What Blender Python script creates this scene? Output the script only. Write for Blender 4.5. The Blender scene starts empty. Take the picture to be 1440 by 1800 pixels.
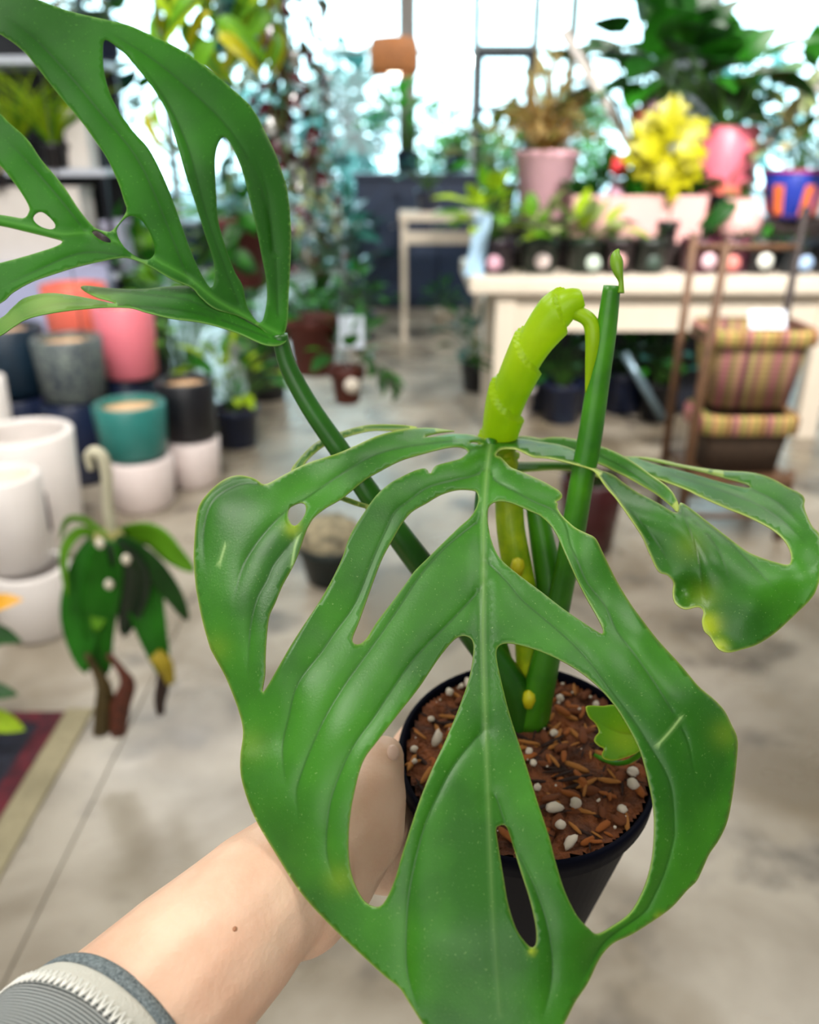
import bpy, bmesh, math, random
import numpy as np
from mathutils import Vector, Matrix, geometry
C = bpy.context.scene.collection
SC = bpy.context.scene
R_ = math.radians
rng = random.Random(7)

# ------------------------------------------------------------------ camera
FPX, PITCH, CAMZ = 1443.0, R_(23.5), 1.45
cam_d = bpy.data.cameras.new('camera')
cam = bpy.data.objects.new('camera', cam_d); C.objects.link(cam)
cam.location = (0, 0, CAMZ); cam.rotation_euler = (math.pi/2 - PITCH, 0, 0)
cam_d.sensor_fit = 'VERTICAL'; cam_d.sensor_height = 36.0
cam_d.lens = FPX/1800*36.0
cam_d.clip_start = 0.02; cam_d.clip_end = 200
cam_d.dof.use_dof = True
cam_d.dof.focus_distance = 0.415
cam_d.dof.aperture_fstop = 5.0
SC.camera = cam
# ------------------------------------------------------------------ sky
w = bpy.data.worlds.new('sky'); SC.world = w; w.use_nodes = True
bg = w.node_tree.nodes['Background']
bg.inputs['Color'].default_value = (0.66, 0.93, 1.0, 1); bg.inputs['Strength'].default_value = 5.0
# ------------------------------------------------------------------ lamps under the shop ceiling
def area(name, loc, size, power, col, tilt=(0, 0, 0)):
    l = bpy.data.lights.new(name, 'AREA'); l.shape = 'RECTANGLE'; l.size, l.size_y = size
    l.energy = power; l.color = col
    o = bpy.data.objects.new(name, l); C.objects.link(o); o.location = loc; o.rotation_euler = tilt
    return o
for (lx, ly, p) in ((-1.6, 0.1, 56), (1.4, 0.2, 22), (-2.0, 2.6, 36), (2.2, 2.8, 40), (-2.2, 6.2, 60), (2.0, 6.6, 60)):
    area('ceiling_lamp', (lx, ly, 4.0), (1.6, 0.7), p, (1.0, 0.965, 0.92))
# fill lamps added to brighten the fronts of the displays, no fittings modelled
for (lx, ly, lz, tx, ty, tz, p) in ((1.3, 1.2, 3.6, 1.7, 4.8, 1.1, 50), (-.6, 1.0, 3.6, -2.0, 3.8, .6, 20)):
    d_ = Vector((tx-lx, ty-ly, tz-lz)); o_ = area('display_fill', (lx, ly, lz), (.5, .3), p, (1.0, .95, .9)); o_.rotation_euler = d_.to_track_quat('-Z', 'Y').to_euler(); o_.data.spread = R_(75)
# broad fill lamp added behind the camera; the wall there has no window
area('front_fill', (-1.0, -3.3, 2.6), (5.0, 2.4), 76, (1.0, 0.97, 0.93), (R_(72), 0, 0))
SC.view_settings.view_transform = 'Standard'; SC.view_settings.look = 'None'
SC.view_settings.gamma = 1.0; SC.view_settings.use_curve_mapping = False
SC.view_settings.exposure = 0.42
SC.cycles.max_bounces = 8

# ------------------------------------------------------------------ geometry of the view (to find where things stand)
FWD = Vector((0, math.cos(PITCH), -math.sin(PITCH))); UPV = Vector((0, math.sin(PITCH), math.cos(PITCH))); RGT = Vector((1, 0, 0))
EYE = Vector((0, 0, CAMZ))
def ray(px, py): return FWD + RGT*((px-720)/FPX) - UPV*((py-900)/FPX)
def P(px, py, d): return EYE + ray(px, py)*d                    # a point at depth d
def W(px, py, Y):                                               # a point at world distance Y
    r = ray(px, py); return EYE + r*(Y/r.y)
def G(px, py, z=0.0):                                           # a point on a level plane
    r = ray(px, py); return EYE + r*((z-CAMZ)/r.z)
def size_at(px, p): return px/FPX*(Vector(p)-EYE).dot(FWD)

# ------------------------------------------------------------------ materials
def lin(h):
    h = h.lstrip('#'); c = [int(h[i:i+2], 16)/255 for i in (0, 2, 4)]
    return tuple(x/12.92 if x <= .04045 else ((x+.055)/1.055)**2.4 for x in c) + (1,)
MATS = {}
def mat(name, col, rough=.5, var=.25, scale=12, col2=None, metal=0, spec=.5, bump=0, bscale=60, transl=0, trcol=None, sss=0, emit=None):
    if name in MATS: return MATS[name]
    m = bpy.data.materials.new(name); m.use_nodes = True
    nt = m.node_tree; N = nt.nodes; L = nt.links; b = N['Principled BSDF']
    tc = N.new('ShaderNodeTexCoord'); nz = N.new('ShaderNodeTexNoise'); nz.inputs['Scale'].default_value = scale; nz.inputs['Detail'].default_value = 4
    L.new(tc.outputs['Object'], nz.inputs['Vector'])
    rp = N.new('ShaderNodeValToRGB'); rp.color_ramp.elements[0].position = .3; rp.color_ramp.elements[1].position = .7
    c = lin(col); c2 = lin(col2) if col2 else tuple(x*(1-var) for x in c[:3]) + (1,)
    rp.color_ramp.elements[0].color = c2; rp.color_ramp.elements[1].color = c
    L.new(nz.outputs['Fac'], rp.inputs['Fac']); L.new(rp.outputs['Color'], b.inputs['Base Color'])
    b.inputs['Roughness'].default_value = rough; b.inputs['Metallic'].default_value = metal; b.inputs['Specular IOR Level'].default_value = spec
    if sss: b.inputs['Subsurface Weight'].default_value = sss; b.inputs['Subsurface Radius'].default_value = (.01, .004, .002)
    if bump:
        n2 = N.new('ShaderNodeTexNoise'); n2.inputs['Scale'].default_value = bscale; n2.inputs['Detail'].default_value = 5
        L.new(tc.outputs['Object'], n2.inputs['Vector'])
        bp = N.new('ShaderNodeBump'); bp.inputs['Strength'].default_value = bump; bp.inputs['Distance'].default_value = .01
        L.new(n2.outputs['Fac'], bp.inputs['Height']); L.new(bp.outputs['Normal'], b.inputs['Normal'])
    if transl:
        t = N.new('ShaderNodeBsdfTranslucent'); mx = N.new('ShaderNodeMixShader'); mx.inputs['Fac'].default_value = transl
        if trcol: t.inputs['Color'].default_value = lin(trcol)
        else: L.new(rp.outputs['Color'], t.inputs['Color'])
        out = N['Material Output']; L.new(b.outputs['BSDF'], mx.inputs[1]); L.new(t.outputs['BSDF'], mx.inputs[2]); L.new(mx.outputs['Shader'], out.inputs['Surface'])
    if emit:
        b.inputs['Emission Color'].default_value = lin(emit[0]); b.inputs['Emission Strength'].default_value = emit[1]
    MATS[name] = m
    return m

# ------------------------------------------------------------------ object helpers
def mesh(name, vs, fs, smooth=True):
    me = bpy.data.meshes.new(name); me.from_pydata([tuple(v) for v in vs], [], [tuple(f) for f in fs]); me.validate()
    if smooth: me.polygons.foreach_set('use_smooth', [True]*len(me.polygons))
    me.update(); return me
def put(name, me, m, parent=None, label=None):
    if m is not None and not me.materials: me.materials.append(m)
    o = bpy.data.objects.new(name, me); C.objects.link(o)
    if parent is not None: o.parent = parent
    if label: o['label'] = label
    return o
def tag(o, label, cat, group=None, kind=None):
    if label: o['label'] = label
    if cat: o['category'] = cat
    if group: o['group'] = group
    if kind: o['kind'] = kind
    return o
def thing(name, label, cat, loc=(0, 0, 0), rz=0, group=None):
    o = bpy.data.objects.new(name, None); C.objects.link(o); o.empty_display_size = .05
    o.location = loc; o.rotation_euler = (0, 0, rz)
    return tag(o, label, cat, group)
def struct(name, me, m, parent=None):
    o = put(name, me, m, parent)
    if parent is None: o['kind'] = 'structure'
    return o
class MB:                                                      # collects shapes for one mesh
    def __init__(s): s.v = []; s.f = []
    def add(s, vs, fs):
        k = len(s.v); s.v += [Vector(v) for v in vs]; s.f += [tuple(i+k for i in f) for f in fs]; return s
    def mesh(s, name, smooth=True): return mesh(name, s.v, s.f, smooth)
def box_vf(c, h, M=None):
    vs = [Vector((c[0]+sx*h[0], c[1]+sy*h[1], c[2]+sz*h[2])) for sx in (-1, 1) for sy in (-1, 1) for sz in (-1, 1)]
    if M: vs = [M @ v for v in vs]
    return vs, [(0, 1, 3, 2), (4, 6, 7, 5), (0, 4, 5, 1), (2, 3, 7, 6), (0, 2, 6, 4), (1, 5, 7, 3)]
def box_mesh(name, c, h, bev=.006, M=None):
    bm = bmesh.new(); vs, fs = box_vf(c, h, M); bv = [bm.verts.new(v) for v in vs]
    for f in fs: bm.faces.new([bv[i] for i in f])
    bmesh.ops.recalc_face_normals(bm, faces=bm.faces)
    if bev: bmesh.ops.bevel(bm, geom=list(bm.edges), offset=bev, segments=2, affect='EDGES', profile=.6)
    me = bpy.data.meshes.new(name); bm.to_mesh(me); bm.free(); return me
def lathe_vf(prof, seg=40, c=(0, 0, 0)):
    vs = []; fs = []; n = len(prof)
    for (r, z) in prof:
        for k in range(seg):
            a = 2*math.pi*k/seg; vs.append(Vector((c[0]+max(r, 1e-5)*math.cos(a), c[1]+max(r, 1e-5)*math.sin(a), c[2]+z)))
    for i in range(n-1):
        for k in range(seg):
            k2 = (k+1) % seg; fs.append((i*seg+k, i*seg+k2, (i+1)*seg+k2, (i+1)*seg+k))
    return vs, fs
def lathe(name, prof, seg=40, c=(0, 0, 0)): return mesh(name, *lathe_vf(prof, seg, c))
def cr(pts, per=6, closed=False):                              # Catmull-Rom through points of any dimension
    p = [np.array(q, float) for q in pts]; n = len(p); out = []
    for i in range(n if closed else n-1):
        if closed: a, b, c, d = p[i-1], p[i], p[(i+1) % n], p[(i+2) % n]
        else: a, b, c, d = p[max(i-1, 0)], p[i], p[i+1], p[min(i+2, n-1)]
        for k in range(per):
            t = k/per
            out.append(.5*((2*b) + (-a+c)*t + (2*a-5*b+4*c-d)*t*t + (-a+3*b-3*c+d)*t**3))
    if not closed: out.append(p[-1])
    return out
def tube_vf(pts, rad, seg=10, cap=True, flat=1.0, per=0):
    q = [list(p)+[r] for p, r in zip(pts, rad if hasattr(rad, '__len__') else [rad]*len(pts))]
    if per: q = [list(x) for x in cr(q, per)]
    pts = [Vector(x[:3]) for x in q]; rad = [x[3] for x in q]
    vs = []; fs = []; n = len(pts); ref = None
    for i in range(n):
        t = (pts[min(i+1, n-1)]-pts[max(i-1, 0)]).normalized()
        if ref is None: ref = t.orthogonal().normalized()
        ref = (ref - t*ref.dot(t)).normalized(); b = t.cross(ref)
        for k in range(seg):
            a = 2*math.pi*k/seg; vs.append(pts[i] + (ref*math.cos(a) + b*math.sin(a)*flat)*rad[i])
    for i in range(n-1):
        for k in range(seg):
            k2 = (k+1) % seg; fs.append((i*seg+k, i*seg+k2, (i+1)*seg+k2, (i+1)*seg+k))
    if cap: fs.append(tuple(range(seg-1, -1, -1))); fs.append(tuple((n-1)*seg+k for k in range(seg)))
    return vs, fs
def tube(name, pts, rad, seg=10, **k): return mesh(name, *tube_vf(pts, rad, seg, **k))
def frame(origin, d, up, s=1.0):                               # matrix: +Y along d, +Z towards up
    y = Vector(d).normalized(); z = Vector(up) - y*Vector(up).dot(y)
    if z.length < 1e-4: z = y.orthogonal()
    z.normalize(); x = y.cross(z)
    m = Matrix((x, y, z)).transposed().to_4x4() @ Matrix.Diagonal((s, s, s, 1)) if not hasattr(s, '__len__') else Matrix((x, y, z)).transposed().to_4x4() @ Matrix.Diagonal((*s, 1))
    m.translation = Vector(origin); return m

# leaf kinds for the shop's plants: unit length along +Y
def leaf_mesh(name, wd=.5, droop=.35, fold=.12, shape='oval', nu=9, nv=4):
    vs = []; fs = []
    for i in range(nu+1):
        t = i/nu
        if shape == 'oval': wv = wd*.5*math.sin(math.pi*min(1, t**.75))**.8
        elif shape == 'heart': wv = wd*.5*(math.sin(math.pi*t**.55)**.7 if t < 1 else 0)
        elif shape == 'strap': wv = wd*.5*min(1, t*6+.3)*(1-t**4)
        elif shape == 'star': wv = wd*.5*math.sin(math.pi*min(1, t**.7))**.7*(.62+.38*math.cos(t*math.pi*6))
        else: wv = wd*.5*math.sin(math.pi*t)
        for j in range(-nv, nv+1):
            s = j/nv; x = s*max(wv, .002)
            vs.append((x, t - droop*.15*t*t, -droop*t*t + fold*abs(x)*2*(1-.4*t)))
    n = 2*nv+1
    for i in range(nu):
        for j in range(n-1): fs.append((i*n+j, i*n+j+1, (i+1)*n+j+1, (i+1)*n+j))
    return mesh(name, vs, fs)
LEAF = {k: leaf_mesh('leaf_'+k, *a) for k, a in dict(oval=(.5, .3, .12, 'oval'), heart=(.8, .4, .1, 'heart'), strap=(.12, .5, .3, 'strap'),
        wide=(.62, .45, .15, 'oval'), star=(1.0, .25, .1, 'star'), small=(.55, .2, .2, 'oval', 4, 2), fern=(.22, .45, .1, 'oval', 5, 2), droop=(.34, .9, .2, 'oval')).items()}
LEAFMESH = {}
def leaf_of(kind, m):
    k = (kind, m.name)
    if k not in LEAFMESH:
        me = LEAF[kind].copy(); me.materials.clear(); me.materials.append(m); LEAFMESH[k] = me
    return LEAFMESH[k]

# plain pots
def pot_prof(r, h, rb=None, rim=.02, rimh=.035, th=.012, style='nursery'):
    rb = rb or r*.78
    if style == 'nursery':
        ri = r-th
        return [(0, 0), (rb*.9, 0), (rb, .006), (r-rim*.5, h-rimh), (r, h-rimh+.004), (r, h-.003), (r-.004, h), (ri, h-.002), (ri-.002, h-.03), (rb-th, .02), (0, .02)]
    if style == 'cyl':
        e = min(.02, r*.12)
        return [(0, 0), (rb-e, 0), (rb, e), (r, h-e*.4), (r-e*.3, h), (r-th-e*.3, h), (r-th, h-.02), (rb-th, .03), (0, .03)]
    if style == 'round':
        pr = [(0, 0), (r*.45, 0)]
        for k in range(1, 9):
            a = -math.pi/2 + k/9*math.pi*.86; pr.append((r*math.cos(a)*1.0 if k > 1 else r*.6, h*.5+h*.5*math.sin(a)))
        return pr + [(r*.62, h), (r*.56, h-.01), (r*.5, h*.6), (0, h*.55)]
def add_pot(root, r, h, m, style='nursery', rb=None, soil=True, soilm=None, **k):
    put('pot', lathe('pot', pot_prof(r, h, rb, style=style, **k), 44), m, root)
    if soil:
        rs = (r*.9 if style != 'round' else r*.54)
        put('soil', lathe('soil', [(rs-.012, h*.83), (rs*.8, h*.86), (rs*.4, h*.87), (0, h*.86)], 24), soilm or mat('soil_dark', '#3a281c', .9, .6, 60, bump=.6, bscale=150), root)
def grow(root, kind, n, z0, rad, hgt, ls, lm, stem=True, stemm=None, seed=1, up=.35, lean=(0, 0, 0), leafname='leaf', flat=1.0, jitter=.35, sr=.003):
    """leaves on stems from the soil; each leaf an object of its own"""
    r = random.Random(seed); sb = MB(); me = leaf_of(kind, lm) if not isinstance(lm, list) else None
    for i in range(n):
        a = i*2.39996 + r.uniform(-.4, .4); q = math.sqrt((i+.5)/n)
        el = (1-q)*1.3 + r.uniform(-.1, .2)*1.0
        rr = rad*q*r.uniform(.75, 1.05)
        tip = Vector((rr*math.cos(a), rr*math.sin(a)*flat, z0 + hgt*(1-.55*q*q)*r.uniform(1-jitter, 1.05))) + Vector(lean)*r.uniform(.6, 1)
        d = Vector((math.cos(a)*q, math.sin(a)*q, up + .5*el - .35*q)) + Vector((r.uniform(-.3, .3), r.uniform(-.3, .3), r.uniform(-.2, .2)))
        s = ls*r.uniform(.7, 1.15)
        mm = lm if not isinstance(lm, list) else lm[i % len(lm)]
        o = put(leafname, leaf_of(kind, mm), None, root)
        o.matrix_basis = frame(tip, d, Vector((0, 0, 1)) + Vector((r.uniform(-.4, .4), r.uniform(-.4, .4), 0)), s)
        if stem:
            b = Vector((r.uniform(-.02, .02), r.uniform(-.02, .02), z0)); md = b.lerp(tip, .55) + Vector((0, 0, .12*hgt))
            sb.add(*tube_vf([b, md, tip], [sr, sr*.8, sr*.5], 5, per=3))
    if stem and n: put('stem', sb.mesh('stem'), stemm or mat('stem_green', '#3f6a22', .5), root)
def blades(root, n, z0, ln, wd, lm, seed=1, spread=.9, base_r=.03, leafname='leaf'):
    r = random.Random(seed)
    for i in range(n):
        a = i*2.39996; q = r.uniform(.15, 1)*spread
        o = put(leafname, leaf_of('strap', lm if not isinstance(lm, list) else lm[i % len(lm)]), None, root)
        s = ln*r.uniform(.65, 1.1)
        o.matrix_basis = frame((base_r*math.cos(a)*r.random(), base_r*math.sin(a)*r.random(), z0), (math.cos(a)*q, math.sin(a)*q, 1.0), (-math.cos(a), -math.sin(a), .6), (wd/.12*s, s, s))
def foliage(root, n, center, rad, ls, lm, kind='small', seed=1, name='foliage', down=0.0):
    """small-leaved crown: one mesh of many little leaves"""
    r = random.Random(seed); src = LEAF[kind]; sv = np.array([v.co[:] for v in src.vertices]); sf = [tuple(p.vertices) for p in src.polygons]
    vs = []; fs = []; k = 0
    for i in range(n):
        u = Vector((r.gauss(0, 1), r.gauss(0, 1), r.gauss(0, 1))).normalized(); q = r.random()**.45
        p = Vector(center) + Vector((u.x*rad[0]*q, u.y*rad[1]*q, u.z*rad[2]*q))
        d = Vector((u.x, u.y, u.z*.6 - down)) + Vector((r.uniform(-.5, .5), r.uniform(-.5, .5), r.uniform(-.4, .4)))
        m = np.array(frame(p, d, (r.uniform(-.6, .6), r.uniform(-.6, .6), 1), ls*r.uniform(.6, 1.2)))
        vs.append(sv @ m[:3, :3].T + m[:3, 3]); fs += [tuple(x+k for x in f) for f in sf]; k += len(sv)
    return put(name, mesh(name, np.concatenate(vs).tolist(), fs), lm, root)

# ------------------------------------------------------------------ curved sheets with outline, holes and veins (leaf blades)
def pip(poly, x, y):
    poly = np.asarray(poly); ins = np.zeros(len(x), bool); n = len(poly); j = n-1
    for i in range(n):
        xi, yi = poly[i]; xj, yj = poly[j]
        if yi != yj:
            c = ((yi > y) != (yj > y)) & (x < (xj-xi)*(y-yi)/(yj-yi)+xi); ins ^= c
        j = i
    return ins
def seg_dist(poly, x, y, closed=True):
    poly = np.asarray(poly); best = np.full(len(x), 1e9); n = len(poly)
    for i in range(n if closed else n-1):
        ax, ay = poly[i]; bx, by = poly[(i+1) % n]; dx, dy = bx-ax, by-ay; L = dx*dx+dy*dy+1e-9
        t = np.clip(((x-ax)*dx+(y-ay)*dy)/L, 0, 1)
        best = np.minimum(best, (x-ax-t*dx)**2+(y-ay-t*dy)**2)
    return np.sqrt(best)
def tps(ctrl):
    c = np.array(ctrl, float); xy = c[:, :2]/1000; n = len(c)
    def K(a, b):
        d2 = ((a[:, None]-b[None])**2).sum(-1)+1e-12; return .5*d2*np.log(d2)
    A = np.zeros((n+3, n+3)); A[:n, :n] = K(xy, xy)+np.eye(n)*2e-4; A[:n, n] = 1; A[:n, n+1:] = xy; A[n, :n] = 1; A[n+1:, :n] = xy.T
    s = np.linalg.solve(A, np.concatenate([c[:, 2], np.zeros(3)]))
    def f(x, y):
        q = np.stack([x, y], 1)/1000; return K(q, xy) @ s[:n] + s[n] + q @ s[n+1:]
    return f
def resample(pts, step, closed=True):
    p = np.array(pts); q = np.vstack([p, p[:1]]) if closed else p
    L = np.concatenate([[0], np.cumsum(np.hypot(*np.diff(q, axis=0).T))]); n = max(4 if closed else 2, int(round(L[-1]/step)))
    t = np.linspace(0, L[-1], n, endpoint=not closed)
    return np.stack([np.interp(t, L, q[:, 0]), np.interp(t, L, q[:, 1])], 1)
def sheet(outline, holes, ctrl, veins=(), ridges=(), step=8.0, bstep=4.0, spots=(), edge_px=9.0, wavy=(), marks=()):
    """(verts, faces, attributes): a blade whose curved surface has the given depths, with its outline, holes and vein creases"""
    loops = [resample(cr(outline, 5, True), bstep)] + [resample(cr(h, 5, True), bstep) for h in holes]
    D = tps(ctrl)
    lo = loops[0].min(0); hi = loops[0].max(0)
    gx, gy = np.meshgrid(np.arange(lo[0], hi[0], step), np.arange(lo[1], hi[1], step*.87)); gx = gx + (np.arange(gx.shape[0]) % 2)[:, None]*step*.5
    gx = gx.ravel(); gy = gy.ravel(); k = pip(loops[0], gx, gy)
    gx, gy = gx[k], gy[k]; keep = seg_dist(loops[0], gx, gy) > step*.45
    for h in loops[1:]: keep &= ~pip(h, gx, gy) & (seg_dist(h, gx, gy) > step*.45)
    gx, gy = gx[keep], gy[keep]
    for v in list(veins)+list(ridges)+list(marks):                         # rows of points along every crease
        pts = resample(cr(v, 4), 6, False); tg = np.gradient(pts, axis=0); tg /= np.linalg.norm(tg, axis=1)[:, None]+1e-9; nrm = np.stack([-tg[:, 1], tg[:, 0]], 1)
        k = seg_dist(pts, gx, gy, False) > 12; gx, gy = gx[k], gy[k]
        q = np.concatenate([pts+nrm*o for o in (0, -3.5, 3.5, -8.5, 8.5)]); ok = pip(loops[0], q[:, 0], q[:, 1]) & (seg_dist(loops[0], q[:, 0], q[:, 1]) > 3)
        for h in loops[1:]: ok &= ~pip(h, q[:, 0], q[:, 1]) & (seg_dist(h, q[:, 0], q[:, 1]) > 3)
        gx = np.concatenate([gx, q[ok, 0]]); gy = np.concatenate([gy, q[ok, 1]])
    vs = []; es = []
    for lp in loops:
        k0 = len(vs); vs += [Vector(p) for p in lp.tolist()]; es += [(k0+i, k0+(i+1) % len(lp)) for i in range(len(lp))]
    vs += [Vector((a, b)) for a, b in zip(gx.tolist(), gy.tolist())]
    ov, _, of, *_r = geometry.delaunay_2d_cdt(vs, es, [], 0, 1e-4)
    ov = np.array([v[:] for v in ov]); of = np.array([f for f in of if len(f) == 3])
    cx = ov[of].mean(1); ins = pip(loops[0], cx[:, 0], cx[:, 1])
    for h in loops[1:]: ins &= ~pip(h, cx[:, 0], cx[:, 1])
    of = of[ins]; used = np.unique(of); mp = np.full(len(ov), -1); mp[used] = np.arange(len(used)); ov = ov[used]; of = mp[of]
    x, y = ov[:, 0], ov[:, 1]; d = D(x, y)
    vein = np.zeros(len(x)); rib = np.zeros(len(x))
    for v in veins:
        pts = resample(cr(v, 4), 6, False); ds = seg_dist(pts, x, y, False)
        fd = np.clip(np.hypot(x-v[-1][0], y-v[-1][1])/90, 0, 1); d = d + .0021*fd*np.exp(-ds/13.0); vein = np.maximum(vein, fd*np.exp(-(ds/2.4)**2))
    for v in ridges:
        pts = resample(cr(v, 4), 6, False); ds = seg_dist(pts, x, y, False)
        fd = np.clip(1.2-(y-pts[0][1])/650, .12, 1); d = d + fd*(.0018*np.exp(-(ds/16)**2) - .0012*np.exp(-(ds/5)**2)); rib = np.maximum(rib, np.exp(-(ds/3.6)**2)*np.clip(1.25-(y-pts[0][1])/900, .25, 1))
    for v in marks: rib = np.maximum(rib, np.exp(-(seg_dist(resample(cr(v, 4), 6, False), x, y, False)/2.5)**2)*2)
    for (wx, wy, wr, wa) in wavy: d = d + wa*np.exp(-((x-wx)**2+(y-wy)**2)/(wr*wr))
    e = seg_dist(loops[0], x, y)
    for h in loops[1:]: e = np.minimum(e, seg_dist(h, x, y)*1.2+1.5)
    edge = np.clip(1-e/edge_px, 0, 1)
    sp = np.zeros(len(x))
    for (sx, sy, sr, sa) in spots: sp = np.maximum(sp, sa*np.exp(-((x-sx)**2+(y-sy)**2)/(sr*sr)))
    rr = np.stack([(x-720)/FPX, -(y-900)/FPX, np.ones(len(x))], 1)*d[:, None]
    wv = np.array(EYE) + rr[:, :1]*np.array(RGT) + rr[:, 1:2]*np.array(UPV) + rr[:, 2:]*np.array(FWD)
    return wv, of[:, ::-1], dict(vein=vein, edge=edge, spot=sp, rib=rib)
def sheets_object(name, parts, m, parent, origin, thick=.0007):
    V = []; F = []; A = {}
    k = 0
    for (v, f, a) in parts:
        V.append(v-np.array(origin)); F.append(f+k); k += len(v)
        for q, z in a.items(): A.setdefault(q, []).append(z)
    V = np.concatenate(V); F = np.concatenate(F)
    me = mesh(name, V.tolist(), F.tolist())
    for q, z in A.items():
        at = me.attributes.new(q, 'FLOAT', 'POINT'); at.data.foreach_set('value', np.concatenate(z).astype(np.float32))
    o = put(name, me, m, parent)
    md = o.modifiers.new('blade', 'SOLIDIFY'); md.thickness = thick; md.offset = 0
    return o
def blade_mat(name, base, dark, light, edge, spot, rough=.33, transl=.18, nscale=40, dark2='#123f06', spec=.45):
    m = bpy.data.materials.new(name); m.use_nodes = True; nt = m.node_tree; N = nt.nodes; L = nt.links; b = N['Principled BSDF']
    tc = N.new('ShaderNodeTexCoord')
    n1 = N.new('ShaderNodeTexNoise'); n1.inputs['Scale'].default_value = nscale*.4; n1.inputs['Detail'].default_value = 5; L.new(tc.outputs['Object'], n1.inputs['Vector'])
    n2 = N.new('ShaderNodeTexNoise'); n2.inputs['Scale'].default_value = nscale*22; n2.inputs['Detail'].default_value = 2; L.new(tc.outputs['Object'], n2.inputs['Vector'])
    rp = N.new('ShaderNodeValToRGB'); rp.color_ramp.elements[0].position = .38; rp.color_ramp.elements[1].position = .62
    rp.color_ramp.elements[0].color = lin(dark); rp.color_ramp.elements[1].color = lin(base); L.new(n1.outputs['Fac'], rp.inputs['Fac'])
    cur = rp.outputs['Color']
    def mixin(fac_socket, col, gain=1.0):
        nonlocal cur
        mu = N.new('ShaderNodeMath'); mu.operation = 'MULTIPLY'; mu.use_clamp = True; mu.inputs[1].default_value = gain; L.new(fac_socket, mu.inputs[0])
        mx = N.new('ShaderNodeMix'); mx.data_type = 'RGBA'; L.new(mu.outputs[0], mx.inputs['Factor']); L.new(cur, mx.inputs['A']); mx.inputs['B'].default_value = lin(col); cur = mx.outputs['Result']
    def att(n):
        a = N.new('ShaderNodeAttribute'); a.attribute_name = n; return a.outputs['Fac']
    sp = N.new('ShaderNodeMapRange'); sp.inputs['From Min'].default_value = .66; sp.inputs['From Max'].default_value = .8; L.new(n2.outputs['Fac'], sp.inputs['Value'])
    mixin(sp.outputs['Result'], light, .45)
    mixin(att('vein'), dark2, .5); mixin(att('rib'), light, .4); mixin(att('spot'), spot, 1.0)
    pw = N.new('ShaderNodeMath'); pw.operation = 'POWER'; pw.inputs[1].default_value = 4.5; L.new(att('edge'), pw.inputs[0]); mixin(pw.outputs[0], edge, .75)
    L.new(cur, b.inputs['Base Color'])
    b.inputs['Roughness'].default_value = rough; b.inputs['Specular IOR Level'].default_value = spec
    bp = N.new('ShaderNodeBump'); bp.inputs['Strength'].default_value = .08; bp.inputs['Distance'].default_value = .001; L.new(n2.outputs['Fac'], bp.inputs['Height']); L.new(bp.outputs['Normal'], b.inputs['Normal'])
    t = N.new('ShaderNodeBsdfTranslucent'); L.new(cur, t.inputs['Color']); mx = N.new('ShaderNodeMixShader'); mx.inputs['Fac'].default_value = transl
    L.new(b.outputs['BSDF'], mx.inputs[1]); L.new(t.outputs['BSDF'], mx.inputs[2]); L.new(mx.outputs['Shader'], N['Material Output'].inputs['Surface'])
    return m

# ================================================================== the setting
def concrete():
    m = bpy.data.materials.new('polished_concrete'); m.use_nodes = True; nt = m.node_tree; N = nt.nodes; L = nt.links; b = N['Principled BSDF']
    tc = N.new('ShaderNodeTexCoord')
    def noise(s, det, dist=0):
        n = N.new('ShaderNodeTexNoise'); n.inputs['Scale'].default_value = s; n.inputs['Detail'].default_value = det; n.inputs['Distortion'].default_value = dist
        L.new(tc.outputs['Object'], n.inputs['Vector']); return n.outputs['Fac']
    def ramp(f, p0, c0, p1, c1):
        r = N.new('ShaderNodeValToRGB'); e = r.color_ramp.elements; e[0].position = p0; e[0].color = lin(c0); e[1].position = p1; e[1].color = lin(c1); L.new(f, r.inputs['Fac']); return r.outputs['Color']
    a = ramp(noise(2.2, 7, .6), .36, '#7a6f5e', .62, '#a89f90')
    st = N.new('ShaderNodeMapRange'); st.inputs['From Min'].default_value = .54; st.inputs['From Max'].default_value = .72; L.new(noise(3.4, 4, .3), st.inputs['Value'])
    mx = N.new('ShaderNodeMix'); mx.data_type = 'RGBA'; L.new(st.outputs['Result'], mx.inputs['Factor']); L.new(a, mx.inputs['A']); mx.inputs['B'].default_value = lin('#45403b')
    st2 = N.new('ShaderNodeMapRange'); st2.inputs['From Min'].default_value = .56; st2.inputs['From Max'].default_value = .7; L.new(noise(3.1, 3, .2), st2.inputs['Value'])
    m2 = N.new('ShaderNodeMix'); m2.data_type = 'RGBA'; mu = N.new('ShaderNodeMath'); mu.operation = 'MULTIPLY'; mu.inputs[1].default_value = .5; L.new(st2.outputs['Result'], mu.inputs[0])
    L.new(mu.outputs[0], m2.inputs['Factor']); L.new(mx.outputs['Result'], m2.inputs['A']); m2.inputs['B'].default_value = lin('#77684d')
    L.new(m2.outputs['Result'], b.inputs['Base Color'])
    rr = N.new('ShaderNodeMapRange'); rr.inputs['To Min'].default_value = .18; rr.inputs['To Max'].default_value = .42; L.new(noise(4, 3), rr.inputs['Value']); L.new(rr.outputs['Result'], b.inputs['Roughness'])
    b.inputs['Specular IOR Level'].default_value = .6
    return m
CONC = concrete()
X0, X1, Y0, Y1, ZC = -4.8, 5.6, -4.0, 12.0, 4.3
joints = [G(205, 1330), G(20, 1690)]
jx = (joints[0].x+joints[1].x)/2
jy = 4.6
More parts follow.
